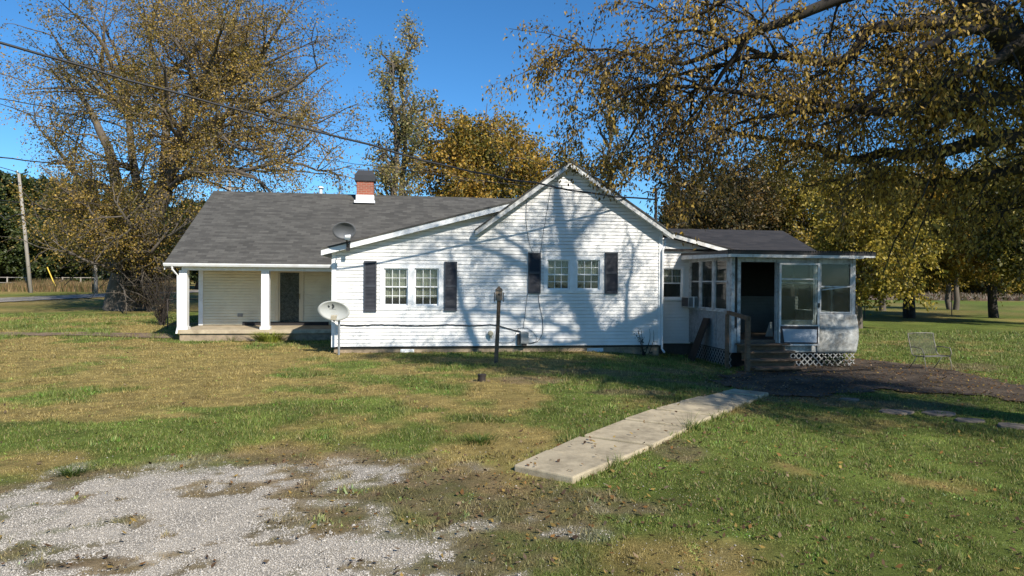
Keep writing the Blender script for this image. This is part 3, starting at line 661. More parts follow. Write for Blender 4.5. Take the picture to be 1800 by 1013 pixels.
# left side wall: three tall windows, panel below
zsb=hp(1287,617,TF)[1]; zst=hp(1287,547,TF)[1]; zwt=ztop_-.09
def tx(px): return TW-hs(px,520,SP0)[0]
sw=[(tx(1213),tx(1229)),(tx(1232),tx(1252)),(tx(1256),tx(1278))]
mb=MB(SIDE); mb.box(0,DEP-.01,0,.05,zsb,zst-.06); 
for k in (.33,.66): mb.box(DEP*k-.02,DEP*k+.02,-.012,-.001,zsb,zst-.06)
mb.build('panel',PANEL2,house)
mb=MB(SIDE); mb.box(0,DEP-.01,-.03,.06,zst-.059,zst); mb.box(0,DEP-.01,-.0,.06,zwt+.001,ztop_+.1)
edges=[0]+[e for q in sw for e in q]+[DEP-.01]
for i in range(0,len(edges),2): mb.box(edges[i],edges[i+1],-.01,.06,zst+.001,zwt)
mb.build('window_framing',OLDTRIM,house)
for a,b in sw: simple_win(SIDE,a+.003,b-.003,zst+.003,zwt-.003,zst+(zwt-zst)*.56)
# pale curtain and inner clutter seen through the glass
mb=MB(SIDE); mb.box(.3,DEP-.5,.25,.28,zst+(zwt-zst)*.56,zwt); mb.build('curtain',CURT,house)
# lattice
LAT=mat('dirty_white_lattice',(.36,.355,.33),.8,.3,8,stain=(.12,.09,.06),stain_amt=.8,stain_scale=4)
def lattice(tf,x0,x1,z0,z1,sp=.11,w=.019,th=.006):
    mb=MB(tf)
    for sgn in (1,-1):
        c=-3.0
        while c<x1-x0+3:
            # line x = x0+c + sgn*(z-z0)
            pts=[]; za,zb3=z0,z1
            xa=x0+c; 
            # clip in z so that x in range
            if sgn>0: lo_=max(z0,z0+(x0-xa)); hi_=min(z1,z0+(x1-xa))
            else: lo_=max(z0,z0+(xa-x1)); hi_=min(z1,z0+(xa-x0))
            if hi_-lo_>.02:
                xa0=xa+sgn*(lo_-z0); xb0=xa+sgn*(hi_-z0); y0=-.0 if sgn>0 else -.008
                mb.hexa([(xa0-w,y0-th,lo_),(xa0+w,y0-th,lo_),(xa0+w,y0,lo_),(xa0-w,y0,lo_),(xb0-w,y0-th,hi_),(xb0+w,y0-th,hi_),(xb0+w,y0,hi_),(xb0-w,y0,hi_)])
            c+=sp
    return mb.build('lattice',LAT,house)
lattice(SIDE,.35,DEP-.02,-.25,zsb-.02,sp=.17,w=.014)
lattice(ft,FX(1376),FX(1502),-.25,zpb-.03,sp=.17,w=.022)
mb=MB(); mb.box(SP0+.15,SP1-.1,TF+.35,TF+.4,-.4,zfp-.15); mb.box(SP0+.15,SP0+.2,TF+.41,TW-.1,-.4,zfp-.15); mb.build('crawl_space_dark',DARK,house)  # dark sheets painted in for the shade under the porch floor
# open storm door lying back against the wall
DX0,DX1=FX(1366.5),FX(1433); zd0,zd1=FZ(607,1400)+.0,FZ(463,1400)
dtf=lambda x,y,z:(DX0+x*math.cos(R(-6)),TF-.07+y+x*math.sin(R(-6)),z)
wd=(DX1-DX0); r=.055
mb=MB(dtf); mb.box(0,r,-.03,0,zd0,zd1); mb.box(wd-r,wd,-.03,0,zd0,zd1); mb.box(r,wd-r,-.03,0,zd1-.05,zd1); mb.box(r,wd-r,-.03,0,zd0,zd0+.05); zk=FZ(572,1400)
mb.box(r,wd-r,-.03,0,zk-.01,zk+.02); zq=FZ(491,1400); mb.box(r,wd-r,-.028,-.002,zq-.015,zq+.015)
sdr=mb.build('storm_door',OLDR,house)
mb=MB(dtf); mb.box(r,wd-r,-.018,-.012,zk+.02,zq-.015); mb.box(r,wd-r,-.012,-.006,zq+.015,zd1-.05); mb.build('pane',GLASS2,sdr)
mb=MB(dtf); mb.box(r-.02,wd-r+.02,-.034,-.004,zd0+.05,zk-.011); mb.build('kick_plate',mat('black_kick_plate',(.02,.015,.018),.5,.2),sdr)
mb=MB(dtf); mb.hexa([(r+.09,-.048,zd0+.10),(wd-r-.03,-.048,zd0+.09),(wd-r-.03,-.0345,zd0+.09),(r+.09,-.0345,zd0+.10),(r+.03,-.048,zk-.09),(wd-r-.03,-.048,zk-.10),(wd-r-.03,-.0345,zk-.10),(r+.03,-.0345,zk-.09)]); mb.build('kick_panel',mat('pale_blue_panel',(.33,.37,.42),.5,.08),sdr)
mb=MB(dtf); mb.box(wd-.045,wd-.015,-.07,-.031,zk+.5,zk+.62); mb.build('handle',BLACK,sdr)
# steps and handrail
WOOD=mat('weathered_brown_wood',(.16,.10,.06),.85,.35,5,.3,40,stain=(.04,.03,.022),stain_amt=.7,stain_scale=3,stretch=(1,1,6))
st=[]
x0,x1=FX(1292),FX(1378)
for k in range(4):
    z=zfp-.04-(zfp+.2)*(k+.2)/4.1; y0=TF-.05-.27*k
    mb=MB(); mb.box(x0,x1,y0-.27,y0,z-.045,z); mb.box(x0+.02,x1-.02,y0-.06,y0-.04,z-.26,z-.047)
    o=mb.build('step',WOOD,house)
xr_=hp(1314,620,TF-1.05)[0]; zt_=hp(1314,556,TF-1.05)[1]
mb=MB(); mb.box(xr_-.055,xr_+.055,TF-1.10,TF-1.0,-.35,zt_); rp_=mb.build('handrail',WOOD,house)
mb=MB(); mb.hexa([(xr_-.03,TF-1.1,zt_-.11),(xr_+.03,TF-1.1,zt_-.11),(xr_+.0,TF-.02,zt_-.0),(xr_-.08,TF-.02,zt_-.0),(xr_-.03,TF-1.1,zt_+.0),(xr_+.03,TF-1.1,zt_+.0),(xr_+.0,TF-.02,zt_+.10),(xr_-.08,TF-.02,zt_+.10)]); mb.build('rail',WOOD,rp_)
mb=MB(); mb.box(xr_-.12,xr_-.03,TF-.09,TF-.02,-.3,zt_); mb.build('post',WOOD,rp_)
# objects in porch: chest/white thing
s_,z_=hp(1353,583,TF+1.2); mb=MB(); mb.hexa([(s_-.12,TF+1.2,zfp),(s_+.1,TF+1.2,zfp),(s_+.1,TF+1.25,zfp),(s_-.12,TF+1.25,zfp),(s_+.02,TF+1.2,z_+.28),(s_+.08,TF+1.2,z_+.28),(s_+.08,TF+1.25,z_+.28),(s_+.02,TF+1.25,z_+.28)])
o=mb.build('folded_cloth',mat('white_cloth',(.6,.58,.52),.9,.2),None); o.location=O; o.rotation_euler=(0,0,TH); tag(o,'small white pointed scrap of cloth inside the open porch doorway','cloth')
# crawl space vents
for px in (716,1046):
    q=rect(px-12,614,px+12,621.5,.07) if px<900 else rect(px-14,612,px+14,621,.07)
    mb=MB(front(.07)); mb.box(q[0],q[1],-.02,-.001,q[2],q[3])
    for i in range(4): zz=q[2]+(q[3]-q[2])*(i+.2)/4; mb.add([(q[0]+.02,-.035,zz),(q[1]-.02,-.035,zz),(q[1]-.02,-.021,zz+.025),(q[0]+.02,-.021,zz+.025)],[(0,1,2,3)])
    mb.build('vent',TRIM,house)

# ------------------------------------------------------------------ trees
BARK=mat('grey_brown_bark',(.030,.024,.019),.95,.35,3,.8,14,stain=(.085,.075,.062),stain_amt=.45,stain_scale=2.5,stretch=(1,1,.35))
BARK2=mat('pale_grey_bark',(.11,.092,.072),.95,.3,2,.6,10,stain=(.09,.07,.055),stain_amt=.6,stain_scale=1.2,stretch=(1,1,.4))
class Tree:
    def __init__(s, seed):
        s.r=np.random.default_rng(seed); s.V=[]; s.Q=[]; s.n=0; s.lp=[]; s.ld=[]; s.nb=0
    def tube(s, P, Rr, k):
        P=np.asarray(P,float); Rr=np.asarray(Rr,float); n=len(P)
        d=np.gradient(P,axis=0); d/=np.linalg.norm(d,axis=1)[:,None]+1e-9
        ref=np.array([0,0,1.]) if abs(d[0][2])<.8 else np.array([1.,0,0])
        a=np.cross(d,ref); a/=np.linalg.norm(a,axis=1)[:,None]+1e-9; b=np.cross(d,a)
        t=np.arange(k)*2*np.pi/k
        ring=P[:,None,:]+(a[:,None,:]*np.cos(t)[None,:,None]+b[:,None,:]*np.sin(t)[None,:,None])*Rr[:,None,None]
        s.V.append(ring.reshape(-1,3)); i=np.arange(n-1)[:,None]*k+np.arange(k)[None,:]; j=np.arange(n-1)[:,None]*k+(np.arange(k)[None,:]+1)%k
        s.Q.append(np.stack([i,j,j+k,i+k],-1).reshape(-1,4)+s.n); s.n+=n*k
    def smooth(s, P, Rr, step):
        "resample a control polyline with Catmull-Rom and a little wander"
        P=np.asarray(P,float); Rr=np.asarray(Rr,float); out=[];ro=[]
        Q=np.vstack([2*P[0]-P[1],P,2*P[-1]-P[-2]])
        for i in range(len(P)-1):
            L=np.linalg.norm(P[i+1]-P[i]); m=max(2,int(L/step))
            for k in range(m):
                t=k/m; p0,p1,p2,p3=Q[i],Q[i+1],Q[i+2],Q[i+3]
                out.append(.5*((2*p1)+(-p0+p2)*t+(2*p0-5*p1+4*p2-p3)*t*t+(-p0+3*p1-3*p2+p3)*t**3)); ro.append(Rr[i]*(1-t)+Rr[i+1]*t)
        out.append(P[-1]); ro.append(Rr[-1]); out=np.array(out); out[1:-1]+=s.r.normal(0,step*.05,(len(out)-2,3)); return out,np.array(ro)
    def branch(s, p, d, L, r, lvl, c):
        "c: params dict"
        n=c['seg'][lvl]; P=[p]; dd=d/np.linalg.norm(d); st=L/n; tr=c['trop'][lvl]; w=c['wander']
        for i in range(n):
            dd=dd+s.r.normal(0,w,3); dd[2]+=tr; dd/=np.linalg.norm(dd); P.append(P[-1]+dd*st)
        P=np.array(P); Rr=r*np.linspace(1,.35 if lvl<c['max'] else .3,n+1)
        s.tube(P,Rr,c['sides'][lvl]); s.kids(P,Rr,L,lvl,c)
    def kids(s, P, Rr, L, lvl, c, f0=.15):
        n=len(P)-1
        if lvl>=c['leaf_from']:
            m=s.r.poisson(c['leaves']*L)
            if m:
                f=s.r.uniform(.1,1,m)*n; i=np.minimum(f.astype(int),n-1); q=P[i]+(P[i+1]-P[i])*(f-i)[:,None]
                s.lp.append(q+s.r.normal(0,c['spread'],(m,3))); dr=(P[i+1]-P[i]); dr/=np.linalg.norm(dr,axis=1)[:,None]+1e-9
                dr=dr*.5+s.r.normal(0,.6,(m,3)); dr[:,2]-=c['hang']; s.ld.append(dr/np.linalg.norm(dr,axis=1)[:,None])
        if lvl>=c['max']: return
        m=s.r.poisson(c['dens'][lvl]*L)
        for _ in range(m):
            f=s.r.uniform(f0,1)*n; i=min(int(f),n-1); q=P[i]+(P[i+1]-P[i])*(f-i); dr=P[i+1]-P[i]; dr/=np.linalg.norm(dr)+1e-9
            v=s.r.normal(0,1,3); v-=dr*v.dot(dr); v/=np.linalg.norm(v)+1e-9; a=R(s.r.uniform(*c['angle']))
            LL=c['len'][lvl+1]*s.r.uniform(.5,1.25)*(1.15-.55*f/n)
            rr=min(Rr[i]*.65,c['rad'][lvl+1]*LL/c['len'][lvl+1])
            d2=dr*math.cos(a)+v*math.sin(a); s.nb+=1
            s.branch(q,d2,LL,rr,lvl+1,c)
    def limb(s, P, Rr, c, k=9, step=.5, lvl=0, f0=.1):
        P,Rr=s.smooth(P,Rr,step); s.tube(P,Rr,k); L=np.linalg.norm(np.diff(P,axis=0),axis=1).sum(); s.kids(P,Rr,L,lvl,c,f0)
    def build(s, name, root, cols, size, bark, shape=.5, zcut=None):
        woodV=np.concatenate(s.V); wood=npmesh('trunk',woodV-np.array(root.location),np.concatenate(s.Q),bark,root,None,True)
        if s.lp:
            p=np.concatenate(s.lp); d=np.concatenate(s.ld); g=s.r
            if zcut is not None: kk=p[:,2]>zcut+g.uniform(-.6,.6,len(p)); p=p[kk]; d=d[kk]
            m=len(p)
            l=size*g.uniform(.6,1.3,m)[:,None]; sd_=np.cross(d,g.normal(0,1,(m,3))); sd_/=np.linalg.norm(sd_,axis=1)[:,None]+1e-9
            a=p; b=p+d*l*.5+sd_*l*shape*.5; cc=p+d*l; e=p+d*l*.5-sd_*l*shape*.5
            V=np.stack([a,b,cc,e],1).reshape(-1,3)-np.array(root.location)
            cols=np.array(cols); # rows: r,g,b,weight
            w_=cols[:,3]/cols[:,3].sum(); big=fbm(p[:,0]+p[:,2]*.7,p[:,1]-p[:,2]*.6,.35,int(s.r.integers(99)),3)
            u=(g.uniform(0,1,m)*.6+np.clip((big-.3)/.4,0,1)*.4); idx=np.searchsorted(np.cumsum(w_),np.clip(u,0,.9999))
            C=cols[idx.clip(0,len(cols)-1),:3]*g.uniform(.6,1.4,m)[:,None]
            npmesh('crown',V,np.arange(4*m).reshape(-1,4),LEAF_M,root,np.repeat(C,4,0))
            return m
def fill_limbs(T, starts, cen, rad, n, c, r0=.12, k=6, step=.7, inner=.55, zmin=None):
    "limbs reaching from trunk points to points spread through an ellipsoid"
    g=T.r; cen=np.array(cen,float); rad=np.array(rad,float); starts=[np.array(q,float) for q in starts]
    for i in range(n):
        u=1-2*(i+.5)/n; a=i*2.39996+g.uniform(-.3,.3); sr_=math.sqrt(max(0,1-u*u)); d=np.array([math.cos(a)*sr_,math.sin(a)*sr_,u])
        e=cen+d*rad*g.uniform(inner,1.0); 
        if zmin is not None and e[2]<zmin: e[2]=zmin+g.uniform(0,.5)
        o=min(starts,key=lambda q:np.linalg.norm((e-q)*[1,1,1.1])+ (6 if q[2]>e[2]+.5 else 0)+g.uniform(0,1.0))
        L=np.linalg.norm(e-o); m1=o*.67+e*.33+g.normal(0,.05*L,3)+[0,0,.06*L]; m2=o*.33+e*.67+g.normal(0,.05*L,3)+[0,0,.07*L]
        rr=r0*min(1.2,L/5+.25); T.limb([o,m1,m2,e],[rr,rr*.7,rr*.42,rr*.12],c,k,step)
base_c=dict(max=3,leaf_from=2,seg=[6,5,4,3],trop=[.02,.0,-.03,-.06],wander=.16,sides=[7,5,4,3],angle=(30,75),hang=.3,spread=.05)
def P3(px,py,Y): p=atY(px,py,Y); return [p.x,p.y,p.z]

# -- the big foreground tree, trunk just outside the right edge
def near_tree():
    T=Tree(5); c=dict(base_c,dens=[3.4,3.9,4.6],len=[4,1.6,.85,.42],rad=[.1,.024,.009,.004],leaf_from=1,leaves=27,trop=[0,-.05,-.13,-.22],hang=.9,spread=.08,seg=[6,6,5,4],wander=.17)
    up=dict(c,dens=[1.3,1.7,2.2],len=[4,2.2,1.2,.6],leaves=13,trop=[0,.0,-.05,-.1])
    T.limb([[9.7,10.3,-.3],[9.8,10.25,.3],[9.8,10.2,2],[9.95,10.2,5],[9.8,10.1,7.4],[9.2,9.95,9.2],[8.6,9.85,10.6],[8.2,9.75,12.6],[7.9,9.6,15]],[.72,.55,.5,.44,.36,.29,.24,.17,.06],up,12,.5,0,.62)
    T.limb([[9.95,10.2,4.2],P3(1850,120,10.15),P3(1795,85,10.05),P3(1745,35,10),P3(1700,-30,9.9),[5.9,9.7,8],[5.2,9.7,9.6],[4.6,9.8,11.3]],[.30,.26,.23,.2,.17,.13,.09,.04],up,10,.4,0,.5)
    T.limb([[9.95,10.2,3.6],P3(1880,285,10.3),P3(1800,240,10.35),P3(1753,245,10.4),P3(1634,268,10.6),P3(1555,272,10.8),P3(1484,282,11),P3(1437,258,11.2),P3(1397,250,11.4),P3(1320,240,11.7),P3(1240,226,12),P3(1190,240,12.2)],[.17,.14,.125,.11,.095,.08,.068,.056,.044,.032,.02,.01],c,8,.3)
    T.limb([P3(1760,50,10),P3(1690,38,10.1),P3(1580,46,10.2),P3(1528,50,10.3),P3(1490,106,10.5),P3(1430,107,10.7),P3(1340,96,10.9),P3(1270,112,11.2),P3(1180,135,11.6),P3(1110,180,12)],[.13,.11,.095,.085,.08,.065,.05,.04,.025,.012],c,8,.3)
    T.limb([P3(1700,-30,9.9),P3(1600,-40,9.9),P3(1540,-25,10),P3(1476,2,10.2),P3(1378,36,10.4),P3(1318,60,10.7),P3(1260,88,11),P3(1200,112,11.3),P3(1100,90,11.7),P3(1010,90,12),P3(965,125,12.2)],[.12,.11,.1,.088,.076,.064,.05,.038,.026,.016,.007],c,8,.3)
    T.limb([P3(1795,70,9.3),P3(1713,51,9.3),P3(1666,67,9.4),P3(1614,87,9.5),P3(1575,130,9.6),P3(1547,154,9.7),P3(1490,205,10),P3(1420,225,10.3)],[.09,.075,.065,.055,.045,.035,.022,.01],c,7,.3)
    T.limb([P3(1870,150,10.1),P3(1760,175,9.9),P3(1660,180,9.8),P3(1560,200,10),P3(1440,180,10.4),P3(1300,165,10.9),P3(1180,150,11.5),P3(1090,170,12),P3(1035,210,12.3)],[.13,.11,.09,.075,.058,.042,.03,.018,.008],c,7,.3)
    T.limb([P3(1900,330,10.4),P3(1800,300,10.6),P3(1700,315,10.9),P3(1600,322,11.3),P3(1500,312,11.8),P3(1400,330,12.3)],[.12,.09,.065,.045,.03,.012],c,7,.3)
    T.limb([P3(1318,60,10.7),P3(1270,130,11),P3(1230,190,11.5),P3(1180,250,12)],[.05,.035,.025,.01],c,6,.3)
    T.limb([P3(1180,135,11.6),P3(1125,210,11.9),P3(1085,285,12.2)],[.03,.02,.008],dict(c,dens=[5,4,4.6]),5,.3)
    T.limb([P3(1270,112,11.2),P3(1190,190,11.5),P3(1150,270,11.8),P3(1120,310,12)],[.035,.025,.015,.006],dict(c,dens=[5,4,4.6]),5,.3)
    T.limb([P3(1100,90,11.7),P3(1030,130,12),P3(1000,200,12.2)],[.025,.015,.006],dict(c,dens=[5,4,4.6]),5,.3)
    T.limb([P3(1340,96,10.9),P3(1260,60,11.1),P3(1180,60,11.4),P3(1090,120,11.7)],[.04,.03,.02,.008],c,5,.3)
    T.limb([P3(1753,245,10.4),P3(1680,200,10.5),P3(1600,140,10.7),P3(1540,80,11)],[.07,.05,.035,.012],c,6,.3)
    T.limb([P3(1850,150,10.4),P3(1790,160,10.8),P3(1700,120,11.2),P3(1620,60,11.6),P3(1560,10,12)],[.09,.07,.05,.035,.012],c,6,.3)
    T.limb([P3(1480,5,10.2),P3(1400,-30,10.4),P3(1300,-20,10.6),P3(1240,20,10.8),P3(1180,40,11.2)],[.07,.06,.045,.03,.012],c,6,.3)
    T.limb([P3(1500,190,10),P3(1380,200,10.6),P3(1290,220,11.2),P3(1230,270,11.8)],[.05,.04,.025,.01],c,6,.3)
    T.limb([P3(1850,20,9.6),P3(1760,100,9.2),P3(1690,130,9.1),P3(1620,160,9.3)],[.1,.07,.045,.015],c,6,.3)
    for L,rr in (([[9.4,10,8.6],[12,9,10.5],[15,8,11.5]],.2),([[9.8,10.1,7.2],[12.5,11,9],[16,11.5,10]],.2),([[8.8,9.9,10.2],[6.6,9.2,12],[4.6,8.4,13]],.14),([[8.3,9.8,12],[10,9,14],[11,8.5,15.5]],.12),
                 ([[9.6,10,8],[11,7.6,9.6],[12.4,5.6,10.6]],.17),([[9.0,9.9,9.6],[6.8,11,10.2],[4.2,12,10.4]],.15),([[9.9,10.2,6],[12.5,12.4,7.2],[16,14,8.3]],.2),([[9.9,10.2,5.6],[12.2,9.5,6.6],[15.5,9.6,7.4]],.18),([[9.9,10.2,5],[11,12.5,6],[12,15,6.8]],.14),([[10,10.2,6.6],[10.6,12,8.4],[10.2,14,9.8]],.14),([[9.9,10.2,6.2],[8.6,12.3,7.6],[7.6,14.2,8.4]],.13)):
        T.limb(L,[rr,rr*.6,rr*.2],dict(up,leaves=44,spread=.16,dens=[2.0,2.1,2.6]),7,.5)  # upper limbs, mostly out of view, placed for the shade they throw
    fc=dict(up,dens=[1.7,2.0,2.4],leaves=26,spread=.15)
    tr_=[[9.9,10.2,5.2],[9.9,10.15,6.4],[9.75,10.1,7.5],[9.2,9.95,9.2]]
    fill_limbs(T,tr_,(13.2,8.6,8.8),(4.2,5.2,3.0),22,fc,.14,6,.5,.5)  # out-of-view limbs added to shade the enclosed porch
    fill_limbs(T,tr_[:2],(8.3,4.4,6.7),(2.3,1.8,1.1),18,dict(fc,leaves=34),.09,6,.5,.5)  # unseen limbs set so their shade reaches the far walkway
    fill_limbs(T,[P3(1800,95,10.05),P3(1634,268,10.6),P3(1490,106,10.5),P3(1318,60,10.7),P3(1660,180,9.8),P3(1440,180,10.4),P3(1760,175,9.9)],(6.4,11,5.3),(3.4,1.7,1.0),20,dict(c,dens=[3,3.6,4.2]),.04,5,.35,.5)
    fill_limbs(T,tr_[:2],(11.4,4.9,7.0),(2.6,2.0,1.9),9,fc,.10,6,.5,.5)  # unseen limbs added to shade the ground along the patio edge
    fill_limbs(T,[[9.2,9.95,9.2],[8.6,9.85,10.6],[8.3,9.8,12]],(7.6,10,11.4),(3.6,3.2,2.8),15,dict(fc,leaves=25,dens=[1.6,2.0,2.4]),.07,6,.5,.5)  # limbs above view, shaped to dapple the gable wall with shade
    fill_limbs(T,[[8.6,9.85,10.6],[9.2,9.95,9.2]],(4.6,9.9,9.9),(2.5,2.4,1.5),7,dict(fc,leaves=14,dens=[1.4,1.8,2.2]),.06,6,.5,.5)  # limbs above view, added for dapples on the wall's lower left
    fill_limbs(T,tr_[:2],(13,4.8,6.8),(2.6,2.1,1.5),12,dict(fc,leaves=34),.10,6,.5,.5)  # unseen limbs added to shade the right end of the patio
    root=empty('shade_tree',(9.7,10.3,zg(9.7,10.3)))
    tag(root,'huge overhanging tree with thinning brown leaves whose limbs fill the upper right sky','tree')
    n=T.build('t',root,[(.06,.042,.012,2.0),(.14,.09,.018,2.6),(.30,.19,.03,2.6),(.46,.31,.06,1.8)],.074,BARK,.46)
    print('near tree branches',T.nb,'leaves',n)
near_tree()
def left_tree():
    Yb=36.5; b=gp(222,545); Yb=b.y; T=Tree(9)
    c=dict(base_c,dens=[1.5,1.7,2.1],len=[8,3.6,1.9,1.0],rad=[.3,.06,.024,.011],leaf_from=1,leaves=12.5,trop=[.02,.02,-.02,-.03],hang=.35,spread=.2)
    q=lambda px,py,dy=0: P3(px,py,Yb+dy)
    T.limb([[b.x,b.y,b.z-.3],q(228,500),q(238,450),q(258,390),q(285,330)],[1.15,.95,.85,.72,.6],dict(c,dens=[.5,1.2,1.8]),12,.8)
    T.limb([q(205,545,-.4),q(215,480,-.6),q(212,420),q(205,340),q(190,260),q(150,180),q(100,120)],[.7,.55,.42,.33,.24,.14,.04],c,9,.8)
    for L,r0 in ((((285,330,0),(312,250,1),(345,180,1),(385,100,2),(420,10,3),(435,-60,3)),.42),(((290,325,0),(330,258,-1),(370,215,-2),(440,190,-3),(520,150,-4),(575,110,-4)),.33),
        (((300,330,0),(335,304,-2),(390,298,-3),(440,310,-4),(478,340,-5),(500,360,-5)),.22),(((420,303,-3.5),(500,285,-4),(560,300,-4),(620,290,-4)),.13),
        (((258,390,0),(236,300,1),(226,200,2),(212,110,2),(180,40,2)),.38),(((212,420,0),(170,380,-2),(120,340,-3),(70,290,-3)),.22),((( 205,340,0),(140,310,1),(90,250,2),(50,200,2)),.2),
        (((285,330,0),(292,240,2),(282,150,3),(262,60,3),(300,-40,3)),.38),(((345,180,1),(430,130,0),(485,60,-1),(520,0,-1)),.24),(((330,258,-1),(400,240,1),(480,230,2),(590,200,2)),.22),
        (((226,480,0),(180,470,-3),(130,450,-4),(90,420,-4)),.16),(((222,500,0),(170,440,3),(110,400,4)),.16),(((385,100,2),(340,40,3),(310,-30,3)),.2),(((226,200,2),(160,150,0),(110,90,-1),(80,40,-1)),.2),(((370,215,-2),(420,260,-4),(500,250,-5)),.16),
        (((238,450,0),(290,420,-3),(320,400,-4),(345,380,-4)),.15),(((440,190,-3),(520,210,-4),(590,240,-4)),.14),(((282,150,3),(380,50,5),(430,-20,5)),.18),(((258,390,0),(300,380,2),(340,330,4)),.14),(((205,440,-1),(150,420,-2),(120,400,-3)),.1)):
        n=len(L); T.limb([q(*a) for a in L],[r0*.8*(1-.85*i/(n-1)) for i in range(n)],c,8,.8)
    cc=q(325,165,0); fill_limbs(T,[q(285,330),q(312,250,1),q(292,240,2),q(330,258,-1),q(226,200,2),q(236,300,1),q(345,180,1),q(212,420)],cc,(8.6,6.5,6.6),36,dict(c,dens=[1.4,1.8,2.4],rad=[.3,.05,.022,.012]),.13,6,.8,.6)
    low=dict(c,leaves=13,dens=[2.2,2.0,2.0],len=[4,2.6,1.4,.8])
    for L in (((222,440,-1),(180,400,-3),(150,360,-4)),((222,440,-1),(230,400,-4),(200,350,-5)),((235,470,-1),(270,440,-3),(300,400,-3)),((210,460,-1),(170,420,-2),(120,400,-2)),((215,400,0),(160,350,-2),(110,330,-2))):
        T.limb([q(*a) for a in L],[.16,.1,.03],low,6,.6)
    root=empty('maple_tree',b); tag(root,'biggest tree at left with wide golden brown crown and stout forked trunk beside the road','tree')
    n=T.build('t',root,[(.08,.07,.012,2.0),(.20,.15,.022,2.4),(.34,.22,.045,3),(.48,.31,.07,1.5)],.118,BARK2,.6,b.z+2.3); print('left tree',T.nb,n)
left_tree()
def auto_tree(name,label,base,hgt,rad,seed,cols,size,leaves=4,stems=1,bark=BARK2,lean=0,start=.3,dens=(.9,1.2,1.7),cat='tree',group=None,upright=.5,tr=.05,gen=3,nl=12,ell=None):
    T=Tree(seed); g=T.r; sc_=hgt/12
    c=dict(base_c,max=gen,leaf_from=gen-1,dens=[dens[0]/sc_,dens[1]/sc_,dens[2]/sc_],len=[rad,rad*.5,rad*.28,rad*.15],rad=[.1,.05*sc_,.022*sc_,.011*sc_],leaves=leaves,trop=[tr,tr*.6,0,-.03],hang=.3,spread=.17*sc_,sides=[6,4,3,3]); c['leaves']=leaves*2.0; c['leaf_from']=1; c['dens']=[d*1.35 for d in c['dens']]
    b=np.array(base,float)
    for k in range(stems):
        o=g.normal(0,.25*(stems>1),3)*[1,1,0]*sc_; ln=np.array([lean+g.normal(0,.02),g.normal(0,.02),0])
        n=7; P=[b+o-[0,0,.3]]; 
        for i in range(1,n): f=i/(n-1); P.append(b+o+ln*hgt*f+np.array([g.normal(0,.012)*hgt,g.normal(0,.012)*hgt,hgt*f*(1 if k==0 else .9)]))
        r0=.030*hgt/math.sqrt(stems)*(1 if hgt>6 else .7); T.limb(P,[r0*(1-.93*(i/(n-1))**.8) for i in range(n)],dict(c,dens=[0,c['dens'][1],c['dens'][2]]),7,hgt/10)
        P=np.array(P)
        if ell:
            rx,zc,rz=ell; fill_limbs(T,[q for q in P if q[2]>b[2]+hgt*start],b+[lean*hgt*.6,0,zc],(rx,rx,rz),int(nl/stems),dict(c,max=2,leaf_from=1,leaves=leaves*2.6),r0*.34,5,hgt/13,.5,b[2]+1.6); continue
        for j in range(int(nl/stems)):
            f=start+(1-start)*((j+g.uniform(0,1))/(nl/stems)); x=f*(n-1); i=min(int(x),n-2); p=P[i]+(P[i+1]-P[i])*(x-i)
            az=j*2.4+g.uniform(-.5,.5)+k; L=rad*(1.1-.75*max(0,(f-.45)/.55))*g.uniform(.75,1.2)*(.75 if f<start+.1 else 1)
            d=np.array([math.cos(az),math.sin(az),upright+g.uniform(-.15,.35)]); d/=np.linalg.norm(d)
            m=[p]; 
            for q in range(1,5): d=d+np.array([g.normal(0,.13),g.normal(0,.13),.06+g.normal(0,.1)]); d/=np.linalg.norm(d); m.append(m[-1]+d*L/4)
            T.limb(m,[r0*.36*(1-.85*q/4) for q in range(5)],c,5,hgt/14,0,.15)
    root=empty(name,tuple(base)); tag(root,label,cat,group); n=T.build('t',root,cols,size,bark,.62); print(name,T.nb,n); return root
GOLD=[(.09,.075,.012,1.4),(.24,.175,.025,2),(.44,.28,.035,3),(.58,.38,.06,1.6)]
ORNG=[(.08,.085,.014,2.6),(.20,.16,.025,2.5),(.40,.24,.035,2.6),(.52,.33,.06,1.3)]
OLIV=[(.055,.060,.010,2.2),(.13,.12,.018,2.8),(.28,.21,.03,2.4),(.42,.29,.05,1.2)]
YELG=[(.09,.085,.012,1.8),(.20,.17,.02,2.4),(.36,.27,.035,2.8),(.47,.36,.06,1.2)]
DGRN=[(.026,.040,.012,3),(.045,.068,.016,3),(.08,.10,.02,2),(.14,.13,.03,.8)]
def at(px,Y): 
    d=ray(px,500); x=d.x*Y/d.y; return (x,Y,float(zg(x,Y)))
def hh(py,Y,px=900): return atY(px,py,Y).z
auto_tree('locust_tree','tall thin sparse tree with bare trunks rising behind the brick chimney','' or at(690,40),hh(62,40),2.5,21,[(.11,.13,.045,2),(.18,.18,.06,2),(.32,.25,.08,2),(.40,.30,.11,1.2)],.15,13,2,start=.25,dens=(2.4,2.2,2.2),upright=.75,tr=.10,nl=30)
auto_tree('oak_tree','broad round orange and olive tree behind the middle of the long roof',at(850,46),hh(190,46),5.0,33,ORNG,.2,9.0,2,start=.2,ell=(7.0,8.5,5.2),dens=(1.5,1.8,2.0),nl=56,upright=.6)
auto_tree('leaning_tree','slim sparse tree directly behind the white gable peak',at(1062,42),hh(165,42),2.6,44,OLIV,.16,10,1,start=.25,upright=.8,dens=(1.3,1.5,1.9),nl=20)
auto_tree('pine_tree','dark pine seen low behind the right slope of the gable',at(1195,70),hh(338,70),3.2,51,[(.03,.035,.01,2),(.05,.055,.016,2),(.09,.08,.025,2)],.3,12,1,start=.3,upright=.25,dens=(2,2,2),nl=20)
